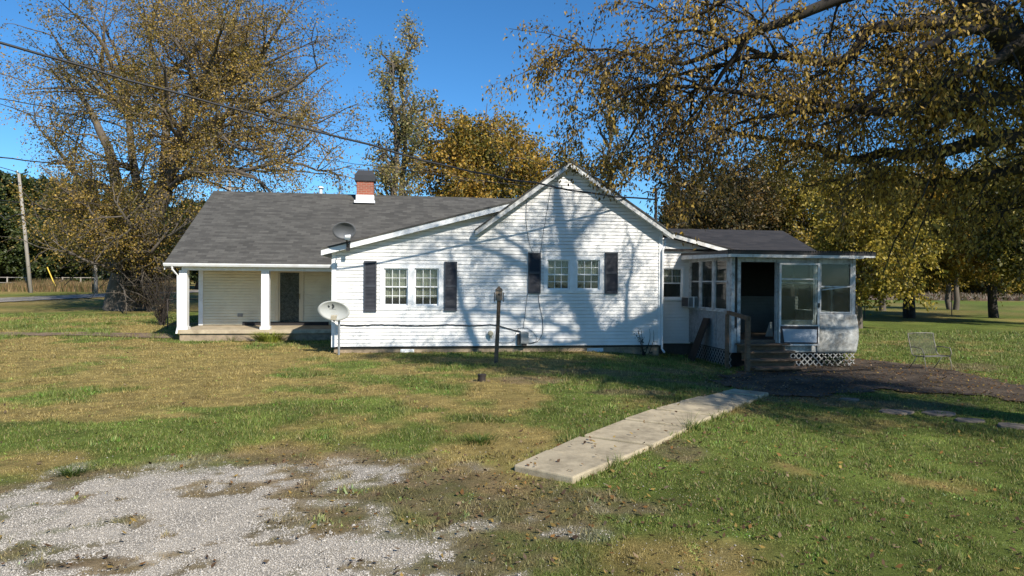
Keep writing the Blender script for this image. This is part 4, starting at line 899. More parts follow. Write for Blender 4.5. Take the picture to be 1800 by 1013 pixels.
auto_tree('dogwood_tree','low orange leaved tree behind the dark wing roof',at(1275,44),hh(262,44),3.9,61,[(.04,.04,.012,2),(.09,.07,.02,2),(.2,.12,.03,2),(.32,.17,.03,1)],.19,8,2,start=.15,dens=(1.5,1.6,2),nl=44,ell=(4.6,6.6,3.8))
auto_tree('ginkgo_tree','bright yellow green tree right behind the enclosed porch roof',at(1515,36),hh(280,36),3.5,67,YELG,.18,10,2,start=.12,dens=(1.5,1.7,2),nl=44,ell=(3.3,4.8,3.6))
auto_tree('elm_tree','dark trunked tree standing between porch roof and yellow green tree',at(1405,46),hh(250,46),4.3,68,OLIV,.2,8,2,start=.2,dens=(1.4,1.6,2),nl=44,ell=(4.8,6.8,4.6))
b=gp(1605,560); auto_tree('field_tree','olive and gold tree with forked trunk in the right field nearest the porch',b,hh(290,b.y)+.3,4.6,71,GOLD,.22,8.5,2,BARK,start=.2,dens=(1.4,1.6,2),nl=52,ell=(5.0,6.4,4.2))
b=gp(1748,559); auto_tree('field_tree','stout trunked olive and gold tree in the field above the metal chair at right',b,hh(270,b.y)+.3,5.2,72,OLIV[1:]+[(.30,.2,.05,2)],.22,8.5,1,BARK,start=.2,dens=(1.4,1.6,2),nl=56,ell=(5.6,6.8,4.6))
auto_tree('hickory_tree','deep gold tree rising between the dark wing roof and the elm',at(1335,52),hh(270,52),4.3,74,GOLD,.22,8.5,2,start=.2,dens=(1.4,1.6,2),nl=44,ell=(4.8,6.6,4.8))
auto_tree('hickory_tree','amber tree in the back row just left of the first field tree',at(1560,62),hh(300,62),4.3,75,ORNG,.24,8.5,2,start=.2,dens=(1.4,1.6,2),nl=40,ell=(5.4,7.2,5.2))
auto_tree('hickory_tree','amber tree in the back row between the two field trees',at(1680,66),hh(290,66),4.3,76,GOLD,.26,8.5,2,start=.2,dens=(1.4,1.6,2),nl=40,ell=(5.6,8,6))
b=at(1850,40); auto_tree('field_tree','dull olive tree cut by the right edge of the photo behind the big limbs',b,hh(250,b[1]),4.5,73,OLIV,.2,9,2,BARK,start=.2,dens=(1.4,1.6,2),nl=44,ell=(5.0,6.6,4.6))
# dark evergreens across the road at left
ev0=auto_tree('cedar_tree','dark evergreen in the row across the road behind the left utility pole',at(20,76),11,3.6,81,DGRN,.34,16,1,start=.05,dens=(2.2,2,2),upright=.25,nl=30,group='dark evergreens across the road')
ev1=auto_tree('cedar_tree','dark evergreen in the row across the road behind the left utility pole',at(75,78),10.2,3.9,82,DGRN,.34,16,1,start=.05,dens=(2.2,2,2),upright=.4,nl=30,group='dark evergreens across the road')
def dup(root,loc,rz,sc=1,label=None,group=None):
    r=root.copy(); COL.objects.link(r); r.location=loc; r.rotation_euler=(0,0,rz); r.scale=(sc,sc,sc*random.uniform(.9,1.1))
    if label: r['label']=label
    if group: r['group']=group
    for ch in list(root.children):
        k=ch.copy(); COL.objects.link(k); k.parent=r
    return r
for i,px in enumerate((-150,-95,-45,-15,48,105,140,175,215,255,300,345)):
    dup((ev0,ev1)[i%2],at(px,74+6*math.sin(i*2.1)),i*1.3,random.uniform(.78,1.0)*(1 if px<200 else .8))
# far treeline
pr_=[]
for k,(cl,hg) in enumerate(((OLIV,13),(GOLD,12),([(.04,.04,.012,2),(.10,.08,.03,2),(.16,.11,.05,2)],12))):
    pr_.append(auto_tree('woodland_tree','autumn tree in the far wooded edge beyond the right field',at(1500+70*k,118+4*k),hg,5.0,91+k,cl,.5,6,1 if k else 2,BARK,start=.16,dens=(1.6,1.6,1.2),nl=34,ell=(4.8,7,5),group='trees along the far field edge'))
i=0
for px in list(range(1130,2080,33)):
    i+=1
    if px in (1500,): continue
    dup(pr_[i%3],at(px+random.uniform(-10,10),112+random.uniform(0,26)),i*1.7,random.uniform(.7,1.05))
for px in range(-380,1120,46):
    i+=1; dup(pr_[i%3],at(px+random.uniform(-10,10),120+random.uniform(0,26)),i*1.7,random.uniform(.6,.85),'autumn tree in the distant wood glimpsed behind the house and left tree','distant trees behind the house')
for px in range(1140,2100,70):
    i+=1; dup(pr_[i%3],at(px+random.uniform(-10,10),150+random.uniform(0,20)),i*1.7,random.uniform(.9,1.2))

# ------------------------------------------------------------------ shrubs and weeds
def blades(name,label,cat,base,n,h,spread,col,wid=.02,droop=.6,seed=1,root_r=.12,flat=1.0):
    g=np.random.default_rng(seed); V=[];Fq=[];C=[];k=5
    for i in range(n):
        a=g.uniform(0,2*np.pi); d=np.array([math.cos(a),math.sin(a)*flat,0]); p=np.array([0,0,0.])+d*g.uniform(0,root_r); sd=np.array([-d[1],d[0],0]); L=h*g.uniform(.6,1.2); o=g.uniform(.3,1)*spread
        c=np.array(col[g.integers(len(col))])*g.uniform(.7,1.3); s=len(V)
        for j in range(k+1):
            t=j/k; q=p+d*o*t**1.3+np.array([0,0,L*(t-droop*t**2.6)]); w_=wid*(1-t*.92)*.5; V+= [q-sd*w_,q+sd*w_]; C+=[c,c]
        for j in range(k): Fq.append((s+2*j,s+2*j+1,s+2*j+3,s+2*j+2))
    o=npmesh(name,np.array(V),np.array(Fq),GRASS_M,None,np.array(C)); o.location=base; tag(o,label,cat); return o
blades('lily_clump','yellow green strappy lily clump growing in front of the porch slab','plant',HT(hp(475,596,TPO-.55)[0],TPO-.55,.02),420,.62,.75,[(.26,.30,.04),(.36,.36,.07),(.16,.20,.03)],.035,.55,3,.45,.5)
blades('weed_clump','dark green tall weeds against the gable foundation','plant',HT(hp(975,626,-.35)[0],-.35,-.02),260,.42,.4,[(.03,.05,.012),(.05,.075,.015)],.02,.5,4,.95,.3)
blades('dry_grass_clump','pale dry grass stalks at the foot of the porch slab','plant',HT(hp(408,596,TPO-.4)[0],TPO-.4,.02),90,.40,.35,[(.22,.19,.08),(.12,.14,.04)],.012,.5,5,.25,.5)
blades('grass_tuft','dark grass tuft at the gravel edge on the left','plant',gp(126,836),160,.12,.14,[(.05,.08,.012),(.08,.11,.02)],.008,.5,6,.12)
blades('grass_tuft','tall bright grass tuft beside the near end of the walk','plant',gp(845,778),220,.16,.2,[(.07,.12,.015),(.10,.14,.025)],.008,.5,7,.22)
def shrub(name,label,base,h,rad,seed,cols,size,leaves,stems=9,th=.012,bark=BARK):
    T=Tree(seed); c=dict(base_c,max=2,leaf_from=1,dens=[2.6,3.2,0],len=[1,rad*.5,rad*.3],rad=[.02,th*.6,th*.35],leaves=leaves,hang=.1,spread=.03,sides=[4,3,3],seg=[5,4,3],trop=[.03,.02,0])
    b=np.array(base)
    for k in range(stems):
        a=T.r.uniform(0,6.28); rr=T.r.uniform(.2,1)*rad; top=b+[math.cos(a)*rr,math.sin(a)*rr,h*T.r.uniform(.6,1)]
        T.limb([b+[T.r.normal(0,.05),T.r.normal(0,.05),-.05],b*.5+top*.5+[T.r.normal(0,.1),T.r.normal(0,.1),h*.1],top],[th,th*.7,th*.3],c,4,.15)
    root=empty(name,tuple(b)); tag(root,label,'shrub'); T.build('s',root,cols,size,bark,.6); return root
c_=O+U*hp(1135,600,-.3)[0]-Vv*.3; shrub('shrub','small dark leafy shrub against the right end of the gable wall',(c_.x,c_.y,float(zg(c_.x,c_.y))),.85,.35,12,[(.015,.028,.012,2),(.03,.05,.018,1)],.08,26,7)
shrub('bare_bush','tangle of bare brown twigs behind the left porch post',gp(285,572),2.3,1.2,13,[(.12,.08,.04,1),(.08,.06,.03,1)],.06,3,40,.018)
shrub('bare_bush','brown twiggy thicket beside the big left trunk',gp(262,548),3.4,1.9,14,[(.12,.08,.04,1),(.08,.07,.02,1)],.1,5,46,.03)
b_=at(1480,20); 
shrub('porch_weeds','leafy weeds growing against the lattice under the right porch window',tuple(O+U*FX(1465)+Vv*(TF-.22)+Vector((0,0,-.25))),.38,.55,15,[(.03,.05,.012,2),(.05,.075,.02,1)],.07,30,14,.006)
def grass_stuff():
    g=np.random.default_rng(3); n=800000
    Y=3.3*np.exp(g.uniform(0,1,n)*math.log(34/3.3)); X=g.uniform(-1,1,n)*(.86*Y+1.2)
    gr,di,dr=masks(X,Y); keep=g.uniform(0,1,n)>np.clip(gr*1.02+di*.62,0,.997)
    dx=X-O.x; dy=Y-O.y; s=dx*U.x+dy*U.y; t=dx*Vv.x+dy*Vv.y
    ins=((s>0)&(s<W)&(t>.03)&(t<15))|((s>W)&(s<SP1+1.5)&(t>TW)&(t<9))|((s<0)&(s>sPl)&(t>TPO-.15)&(t<15))|((s>SP0)&(s<SP1)&(t>TF)&(t<4))
    keep&=~ins; keep&=poly_dist(X,Y,PATIO)+(fbm(X,Y,2,8,3)-.5)*.9<.0; keep&=poly_dist(X,Y,WALK)<.015+.03*vnoise(X,Y,6,9)
    X=X[keep];Y=Y[keep];n=len(X); gr=gr[keep]; dr=dr[keep]
    C,_,_,_=ground_col(X,Y); cl=fbm(X,Y,3.0,55,3); h=(.013+.0014*Y)*(.4+2.0*cl**1.6)*g.uniform(.6,1.4,n); wd=.0032+.0008*Y
    tall=((vnoise(X,Y,1.7,66)>.80)&(g.uniform(0,1,n)>.35)); h=np.where(tall,h*1.5,h); h*=1-.4*dr
    C=C*(1.5+.7*g.uniform(-1,1,n))[:,None]; C[tall]*=.7
    yl=g.uniform(0,1,n)<.16; C[yl]=np.array([.32,.26,.10])*g.uniform(.6,1.4,yl.sum())[:,None]
    we=poly_dist(X,Y,WALK); h=np.where((we>-.10),h*2.3,h); h=h*(1+.9*(vnoise(X,Y,4.5,71)>.72))
    wide=(vnoise(X,Y,5,68)>.86)&(g.uniform(0,1,n)<.3); wd=np.where(wide,wd*3.2,wd); C[wide]*=np.array([.8,1.15,.8])
    a=g.uniform(0,2*np.pi,n); ld=g.uniform(.1,.95,n)*h; z=zg(X,Y)-.005
    sx=np.cos(a)*wd*.5; sy=np.sin(a)*wd*.5; b=g.uniform(0,2*np.pi,n)
    V=np.stack([np.stack([X-sx,Y-sy,z],1),np.stack([X+sx,Y+sy,z],1),np.stack([X+np.cos(b)*ld,Y+np.sin(b)*ld,z+h],1)],1).reshape(-1,3)
    o=npmesh('grass',V,np.arange(3*n).reshape(-1,3),GRASS_M,None,np.repeat(C,3,0).clip(0,1)); tag(o,'patchy green and straw coloured lawn grass around the house','grass'); kind(o,'stuff'); print('blades',n)
WL=[gp(897,820,.065),gp(1010,768,.065),gp(1130,722,.065),gp(1215,700,.065),gp(1290,683,.06)]
WR=[gp(1001,842,.065),gp(1135,785,.065),gp(1240,735,.065),gp(1300,711,.065),gp(1352,690,.06)]
WALK=[tuple(p[:2]) for p in WL]+[tuple(p[:2]) for p in WR[::-1]]
grass_stuff()
def walkway():
    def along(L,f): x=f*(len(L)-1); i=min(int(x),len(L)-2); return L[i].lerp(L[i+1],x-i)
    cuts=[0,.13,.27,.42,.55,.68,.8,.91,1.0]; V=[];Fq=[]
    for i,(a,b) in enumerate(zip(cuts[:-1],cuts[1:])):
        g=.006; j=random.uniform(-.014,.014); off=random.uniform(-.035,.035)
        ps=[along(WL,a+g),along(WR,a+g),along(WR,b-g),along(WL,b-g)]; s=len(V); zt=[p.z+j for p in ps]
        ctr=sum(ps,Vector())/4
        for p,zz in zip(ps,zt): V.append((p.x+off*.5,p.y+off*.3,p.z-.5))
        for p,zz in zip(ps,zt): V.append((p.x+off*.5,p.y+off*.3,zz))
        Fq+=[(s+0,s+3,s+2,s+1),(s+4,s+5,s+6,s+7),(s+0,s+1,s+5,s+4),(s+1,s+2,s+6,s+5),(s+2,s+3,s+7,s+6),(s+3,s+0,s+4,s+7)]
    mb=MB(); mb.add(V,Fq); o=mb.build('walkway',mat('old_concrete_walk',(.40,.335,.225),.9,.2,3,.35,90,stain=(.16,.13,.085),stain_amt=.8,stain_scale=2.6),None,bevel=.018)
    kind(o,'structure')
walkway()
def draped(name,poly,dz,colf,noise=.25,step=.12,k='structure'):
    P=np.array(poly); x=np.arange(P[:,0].min()-.3,P[:,0].max()+.3,step); y=np.arange(P[:,1].min()-.3,P[:,1].max()+.3,step); X,Y=np.meshgrid(x,y)
    inside=poly_dist(X,Y,poly)+(fbm(X,Y,2.0,8,3)-.5)*noise>0; idx=np.arange(X.size).reshape(X.shape)
    cell=inside[:-1,:-1]&inside[1:,:-1]&inside[:-1,1:]&inside[1:,1:]
    Q=np.stack([idx[:-1,:-1],idx[:-1,1:],idx[1:,1:],idx[1:,:-1]],-1)[cell]
    used,inv=np.unique(Q,return_inverse=True); xx=X.ravel()[used]; yy=Y.ravel()[used]
    V=np.stack([xx,yy,zg(xx,yy)+dz],1); m=bpy.data.materials.get('lawn_and_gravel')
    o=npmesh(name,V,inv.reshape(-1,4),m,None,colf(xx,yy),True); kind(o,k); return o
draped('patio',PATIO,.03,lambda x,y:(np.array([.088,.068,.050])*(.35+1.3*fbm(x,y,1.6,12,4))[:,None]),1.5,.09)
PATH=[g2(-60,586),g2(0,585),g2(150,585),g2(300,587),g2(318,592),g2(310,597),g2(150,592),g2(0,591),g2(-60,592)]
draped('path',PATH,.03,lambda x,y:(np.array([.20,.145,.10])*(.5+1*fbm(x,y,1.6,12,4))[:,None]),.5,.15)
ROAD=[(-44,22),(-40.2,36),(-37,47),(-33.5,58),(-27,78),(-15,110),(-11,110),(-22,78),(-28.5,58),(-31.5,47),(-34.5,36),(-38,22)]
def road_col(x,y): return np.array([.25,.225,.19])*(.8+.4*fbm(x,y,1.2,12,3))[:,None]
draped('road',ROAD,.05,road_col,.15,.3)
# flagstones
STONEM=mat('flagstone',(.17,.14,.11),.95,.25,4,.4,40)
for (px,py,w_,lab) in ((1492,704,.40,'small worn flagstone nearest the patio edge, first of the stepping row'),(1575,726,.62,'broad flat flagstone second in the stepping row right of the walk'),(1650,729,.66,'largest pale flagstone in the middle of the stepping row'),(1705,741,.5,'tilted flagstone fourth in the stepping row'),(1782,751,.6,'flagstone at the far right end of the stepping row')):
    c=gp(px,py); n=9; g=random.Random(px); mb=MB(); ps=[(c.x+w_*.5*math.cos(2*math.pi*i/n)*g.uniform(.75,1.1),c.y+w_*.36*math.sin(2*math.pi*i/n)*g.uniform(.75,1.1)) for i in range(n)]
    mb.add([(x-c.x,y-c.y,-.05) for x,y in ps]+[(x-c.x,y-c.y,.035+.012*math.sin(i*3)) for i,(x,y) in enumerate(ps)],[tuple(range(n-1,-1,-1)),tuple(range(n,2*n))]+[(i,(i+1)%n,(i+1)%n+n,i+n) for i in range(n)])
    o=mb.build('flagstone',STONEM,None,bevel=.012); o.location=c; tag(o,lab,'stone','stepping stones beside the patio')
def gravel_stuff():
    g=np.random.default_rng(4); n=420000; Y=3.2*np.exp(g.uniform(0,1,n)*math.log(8.4/3.2)); X=g.uniform(-.9,.35,n)*Y*1.05
    gr,_,_=masks(X,Y); keep=g.uniform(0,1,n)<np.where(gr>.3,gr,gr*.3)*.75+.006; keep&=poly_dist(X,Y,WALK)<-.02; X=X[keep];Y=Y[keep];n=len(X)
    o6=np.array([[1,0,0],[0,1,0],[-1,0,0],[0,-1,0],[0,0,1],[0,0,-1.]]); f=np.array([[0,1,4],[1,2,4],[2,3,4],[3,0,4],[1,0,5],[2,1,5],[3,2,5],[0,3,5]])
    sz=g.gamma(2,.0014,n)+.0028; sc=g.uniform(.6,1.3,(n,1,3))*sz[:,None,None]; sc[:,:,2]*=.6; a=g.uniform(0,6.28,n); V=o6[None]*(1+g.uniform(-.25,.25,(n,6,1)))*sc
    ca,sa=np.cos(a)[:,None],np.sin(a)[:,None]; x=V[:,:,0]*ca-V[:,:,1]*sa; y=V[:,:,0]*sa+V[:,:,1]*ca; V=np.stack([x+X[:,None],y+Y[:,None],V[:,:,2]+zg(X,Y)[:,None]+sz[:,None]*.25+.002],-1).reshape(-1,3)
    C=np.array([.42,.385,.335])*g.uniform(.72,1.15,n)[:,None]; Fq=(f[None]+np.arange(n)[:,None,None]*6).reshape(-1,3)
    o=npmesh('gravel',V,Fq,STONE_M,None,np.repeat(C,6,0).clip(0,.85)); tag(o,'loose pale grey crushed stone of the drive at lower left','gravel'); kind(o,'stuff'); print('stones',n)
gravel_stuff()
def litter():
    g=np.random.default_rng(6); N=60000; Y=3.3*np.exp(g.uniform(0,1,N)*math.log(26/3.3)); X=g.uniform(-1,1,N)*(.86*Y+1)
    gr,di,dr=masks(X,Y); pat=sstep(-1.3,.2,poly_dist(X,Y,PATIO)); wk=poly_dist(X,Y,WALK)
    pr=.025+.15*di+1.0*pat+.08*sstep(-2,2.5,X-.1*Y)+.12*sstep(-1.6,-.1,wk)*(wk<0)+.006*gr; pr=pr*(1-.85*gr); pr=np.where(wk>.02,.07,pr); keep=g.uniform(0,1,N)<pr
    X=X[keep];Y=Y[keep];wk=wk[keep];pat=pat[keep];n=len(X); dx=X-O.x; dy=Y-O.y; s=dx*U.x+dy*U.y; t=dx*Vv.x+dy*Vv.y
    ok=~(((s>0)&(s<SP1+1.5)&(t>.03))|((s>SP0)&(s<SP1)&(t>TF))|((s<0)&(t>4.2))); X=X[ok];Y=Y[ok];wk=wk[ok];pat=pat[ok];n=len(X)
    z=zg(X,Y)+np.where(wk>.02,.078,np.where((pat>.5)&(wk<0),.04,.014))+g.uniform(0,.02,n); 
    z=np.where((wk>-.04)&(wk<=.02),z-.0,z)
    L=g.uniform(.022,.055,n)*(1+.03*Y); a=g.uniform(0,6.28,n); d=np.stack([np.cos(a),np.sin(a),g.normal(0,.3,n)],1); q=np.stack([-np.sin(a),np.cos(a),g.normal(0,.35,n)],1); p=np.stack([X,Y,z],1); L=L[:,None]
    V=np.stack([p-d*L*.5,p+q*L*.3,p+d*L*.5+[0,0,.008],p-q*L*.3],1).reshape(-1,3)
    pal=np.array([(.26,.13,.04),(.16,.09,.045),(.33,.22,.06),(.10,.06,.035),(.28,.20,.12)]); C=pal[g.integers(0,5,n)]*g.uniform(.6,1.3,n)[:,None]
    o=npmesh('fallen_leaves',V,np.arange(4*n).reshape(-1,4),LEAF_M,None,np.repeat(C,4,0)); tag(o,'brown and yellow fallen leaves scattered over lawn, walk and patio','leaves'); kind(o,'stuff')
litter()
def fence_weeds():
    g=np.random.default_rng(8); n=26000; px=g.uniform(-90,330,n); X=np.empty(n); Y=60+g.uniform(0,7,n)+0; d=(px-900)/1200; X=d*Y; h=g.uniform(.3,1.0,n)*(.4+.9*vnoise(X,Y,.5,3)); z=zg(X,Y); a=g.uniform(0,6.28,n); w_=.05
    V=np.stack([np.stack([X-w_,Y,z],1),np.stack([X+w_,Y,z],1),np.stack([X+np.cos(a)*.3*h,Y+np.sin(a)*.3*h,z+h],1)],1).reshape(-1,3)
    C=np.array([(.30,.21,.10),(.18,.13,.06),(.10,.10,.03),(.24,.15,.07)])[g.integers(0,4,n)]*g.uniform(.6,1.3,n)[:,None]
    o=npmesh('dry_weeds',V,np.arange(3*n).reshape(-1,3),GRASS_M,None,np.repeat(C,3,0)); tag(o,'strip of tall straw coloured weeds along the fence beyond the road','weeds'); kind(o,'stuff')
    n=12000; X=g.uniform(25,130,n); Y=g.uniform(108,118,n)+X*.0; h=g.uniform(.3,1.2,n)*(.2+1.5*vnoise(X,Y,.15,9)); z=zg(X,Y); a=g.uniform(0,6.28,n); w_=.45
    V=np.stack([np.stack([X-w_,Y,z],1),np.stack([X+w_,Y,z],1),np.stack([X+np.cos(a)*.3*h,Y+np.sin(a)*.3*h,z+h],1)],1).reshape(-1,3)
    C=np.array([(.12,.08,.04),(.08,.06,.03),(.05,.045,.02),(.10,.06,.04)])[g.integers(0,4,n)]*g.uniform(.6,1.3,n)[:,None]
    o=npmesh('brush',V,np.arange(3*n).reshape(-1,3),GRASS_M,None,np.repeat(C,3,0)); tag(o,'low brown brush under the trees at the far edge of the field','brush'); kind(o,'stuff')
    n=70000; Y=g.uniform(178,200,n); X=g.uniform(-.95,.95,n)*Y*1.05; Z=zg(X,Y)+g.uniform(0,1,n)**1.2*(6.5+5*vnoise(X,Y,.06,5)); p=np.stack([X,Y,Z],1); d1=g.normal(0,.45,(n,3)); d2=g.normal(0,.45,(n,3))
    C=np.array([(.05,.045,.015),(.09,.07,.025),(.14,.10,.03),(.03,.03,.012)])[g.integers(0,4,n)]*g.uniform(.6,1.3,n)[:,None]
    o=npmesh('distant_wood',np.stack([p-d1,p+d2,p+d1,p-d2],1).reshape(-1,3),np.arange(4*n).reshape(-1,4),LEAF_M,None,np.repeat(C,4,0)); tag(o,'hazy mass of autumn woodland on the horizon','wood'); kind(o,'stuff')
fence_weeds()

# ------------------------------------------------------------------ poles, wires, fences
POLE=mat('weathered_pole_wood',(.30,.27,.23),.9,.25,3,.2,30,stretch=(3,3,.3)); WIRE=mat('black_cable',(.02,.02,.022),.6,.1); STEEL=mat('galvanised_steel',(.35,.36,.37),.45,.15,5,metallic=.7)
IRON=mat('dark_rusty_iron',(.05,.04,.035),.7,.3,8)
def pole(name,label,pxb,pyb,pxt,pyt,r,Y=None,arm=None):
    b=gp(pxb,pyb) if Y is None else Vector(at(pxb,Y)); t=atY(pxt,pyt,b.y); root=empty(name,b); tag(root,label,'pole')
    mb=MB(); mb.tube([(0,0,-.3),(t-b)*.5,t-b],[r,r*.85,r*.7],10); mb.build('shaft',POLE,root,True)
    return root,b,t
r0,b,t=pole('utility_pole','pale leaning wooden utility pole beyond the road at far left',55,515,33,305,.16)
mb=MB(); k=(t-b); mb.tube([k+Vector((-.12,0,.0)),k+Vector((-.12,0,.25))],[.05,.04],8); mb.build('insulator',mat('white_porcelain',(.6,.6,.58),.3,.05),r0)
p1=atY(38,378,b.y); mb=MB(); mb.tube([p1-b+Vector((-.16,-.15,0)),p1-b+Vector((.3,-.15,0))],.06,8); mb.build('clamp',STEEL,r0)
g_=gp(101,512); mb=MB(); mb.tube([(0,0,0),atY(83,470,g_.y)-g_],.05,6); gy=mb.build('guy_guard',mat('yellow_plastic',(.65,.45,.03),.5,.1),None); gy.location=g_; tag(gy,'yellow guy wire guard rod slanting beside the left utility pole','guard')
mb=MB(); q0=atY(83,470,g_.y); q1=atY(43,375,b.y); mb.tube([(0,0,0),q1-q0],.02,4); o=mb.build('guy_wire',WIRE,None); o.location=q0; tag(o,'thin guy wire from the left pole down to the yellow guard','wire')
r1,b2,t2=pole('utility_pole','short grey post standing among the foliage left of the big trunk',169,512,167,430,.16,Y=57)
r2,b3,t3=pole('utility_pole','distant pole whose top shows above the porch roof at left',404,505,404,318,.17,Y=64)
mb=MB(); k=t3-b3; mb.box(-1.3,1.3,-.05,.05,k.z-.75,k.z-.6); mb.build('crossarm',POLE,r2)
def wire(label,pts,r,cat='wire'):
    P=[atY(*p) for p in pts]; P=[np.array(p) for p in P]; T=Tree(1); V,_=T.smooth(P,[r]*len(P),.6); 
    V=np.array(P) if len(P)<3 else V
    o_=Vector(P[0]); mb=MB(); mb.tube([Vector(v)-o_ for v in V],r,6); o=mb.build('power_line',WIRE,None,True); o.location=o_; tag(o,label,cat); return o
def lineY(px,A,B):
    t=(px-900)/1200; # X=t*Y ; A + k(B-A)
    k=(t*A[1]-A[0])/((B[0]-A[0])-t*(B[1]-A[1])); return A[1]+k*(B[1]-A[1])
Am,Bm=(-9,12),(4.35,20.5)
wire('thick black service cable sagging across the sky down to the mast behind the gable',[(px,py,lineY(px,Am,Bm)) for px,py in ((-160,28),(0,75),(150,119),(300,160),(450,203),(600,243),(750,283),(900,316),(1003,333),(1080,343),(1153,351))],.024)
A2,B2=(-30,34),(-5,62)
wire('black wire crossing the left tree low above its fork',[(px,py,lineY(px,A2,B2)) for px,py in ((-80,268),(0,277),(120,290),(260,304),(420,330))],.035)
wire('thin upper wire entering from the left edge above the utility pole',[(px,py,lineY(px,A2,B2)) for px,py in ((-80,160),(0,174),(100,190),(200,205),(350,240))],.028)
wire('thin wire second from the top at the left edge',[(px,py,lineY(px,A2,B2)) for px,py in ((-80,165),(0,183),(60,203),(120,215),(220,240))],.022)
wire('thin wire dipping to the top of the left utility pole',[(px,py,lineY(px,(-48,55),(-30,60))) for px,py in ((-60,283),(-20,289),(34,304))],.03)
wire('thin grey wire at mid height of the left utility pole',[(px,py,58) for px,py in ((-60,352),(0,352),(60,360),(130,366))],.03)
wire('pale looping cable clamped on the left utility pole',[(px,py,57.3) for px,py in ((-60,372),(0,378),(8,386),(20,384),(28,378),(60,378),(90,382),(200,382),(345,386))],.04)
wire('thin wire running behind the house from the chimney to the mast',[(px,py,34) for px,py in ((500,270),(600,285),(700,297),(850,318),(960,330),(1050,342))],.014)
# service mast
mt=atY(1153,334,20.55); mb_=atY(1153,400,20.55); mb=MB(); mb.tube([(0,0,0),mt-mb_],.045,8); mb.tube([(0,0,mt.z-mb_.z),(0,0,mt.z-mb_.z+.06)],[.075,.05],8); mb.tube([(0,0,mt.z-mb_.z-.1),(-.28,.0,mt.z-mb_.z-.05),(-.42,0,mt.z-mb_.z-.12)],.018,6)
o=mb.build('service_mast',IRON,None); o.location=mb_; tag(o,'dark vertical electrical service mast behind the right roof slope','mast')
# left fence beyond the road
def fence(label,p,q,n,h,mt_,rails,rp=.05,rr=.025,name='fence'):
    p=Vector(p);q=Vector(q); root=empty(name,p); tag(root,label,'fence')
    for i in range(n+1):
        a=p.lerp(q,i/n); a.z=float(zg(a.x,a.y)); mb=MB(); mb.tube([a-p+Vector((0,0,-.2)),a-p+Vector((0,0,h))],rp,6); mb.build('post',mt_,root)
    for f in rails:
        P=[]
        for i in range(n+1): a=p.lerp(q,i/n); a.z=float(zg(a.x,a.y))+h*f; P.append(a-p)
        mb=MB(); mb.tube(P,rr,5); mb.build('rail',mt_,root)
fence('low grey rail fence along the far side of the road at left',at(-120,66),at(330,69),14,1.15,POLE,(.5,.95),.07,.04)
for i,(px,pt,pb) in enumerate(((1520,500,560),(1673,512,555),(1840,505,560))):
    b=gp(px,pb); mb=MB(); mb.tube([(0,0,-.2),atY(px,pt,b.y)-b],.035,6); o=mb.build('fence_post',IRON,None,False); o.location=b
    tag(o,('thin dark metal fence post just right of the enclosed porch','thin dark metal fence post between the two field trees','thin dark metal fence post near the right edge')[i],'post','metal posts in the right field')
pb=gp(333,578); 
fence('black metal railing seen between the left porch post and wall',(pb.x-1.0,27.5,0),(pb.x+2.4,27.5,0),8,1.15,IRON,(.15,.6,1.0),.022,.02,'railing')

# ------------------------------------------------------------------ dishes, boxes, cables
def local(name,label,cat,s,t,z,group=None):
    o=empty(name,HT(s,t,z),TH); tag(o,label,cat,group); return o
def dish(root,c,w_,h_,tilt,yaw,m,front_m,lnb_col,roll=0):
    M=Matrix.Rotation(R(yaw),3,'Z')@Matrix.Rotation(R(tilt),3,'X')@Matrix.Rotation(R(roll),3,'Y')   # faces -y before rotation
    n,k=32,6; V=[];Fq=[]
    for side,off in ((0,0),(1,.012)):
        for j in range(k+1):
            r=j/k
            for i in range(n):
                a=2*math.pi*i/n; p=Vector((w_/2*r*math.cos(a),-.10*(r*r)+off,h_/2*r*math.sin(a))); V.append(c+M@p)
    N=n*(k+1)
    for side in (0,1):
        for j in range(k):
            for i in range(n):
                a=side*N+j*n+i; b=side*N+j*n+(i+1)%n; q=(a,b,b+n,a+n); Fq.append(q if side==0 else q[::-1])
    for i in range(n): a=k*n+i; b=k*n+(i+1)%n; Fq.append((a,b,b+N,a+N))
    mb=MB(); mb.add(V,Fq); mb.build('reflector',m,root,True)
    P=lambda x,y,z: c+M@Vector((x,y,z))
    mb=MB(); mb.tube([P(0,.02,-h_*.15),P(0,-.05,-h_*.52),P(.05*w_*2,-.38,-h_*.36)],.016,6); mb.build('arm',BLACK,root)
    mb=MB(); e=P(.06,-.40,-.02*h_-.06); 
    mb.hexa([P(.0,-.46,-.14),P(.14,-.46,-.14),P(.14,-.36,-.14),P(.0,-.36,-.14),P(.0,-.46,-.03),P(.15,-.46,-.01),P(.15,-.36,-.01),P(.0,-.36,-.03)]); mb.build('receiver',front_m,root,bevel=.01)
    mb=MB(); mb.tube([P(.05*w_*2,-.38,-h_*.36),P(.07,-.41,-.12)],.013,6); mb.build('arm',BLACK,root)
    return P
DG=mat('grey_dish_paint',(.10,.105,.115),.5,.1,4); DW=mat('pale_dish_paint',(.46,.47,.45),.5,.08,4,stain=(.25,.24,.2),stain_amt=.4)
s1,z1=hp(605,404,-.62); rt=local('satellite_dish','grey satellite dish mounted on the roof edge above the left corner','satellite dish',s1,-.62,z1)
dish(rt,Vector((0,0,0)),.62,.50,22,8,DG,mat('white_plastic',(.8,.8,.8),.4,.04),None)
s2,z2=hp(612,436,-.36); mb=MB(); v=Vector((s2-s1,.26,z2-z1)); mb.tube([(0.02,.05,-.05),(v.x*.6,.15,v.z*.5),v],.025,8); mb.box(v.x-.05,v.x+.05,v.y-.03,v.y+.03,v.z-.08,v.z+.12); mb.build('bracket',BLACK,rt)
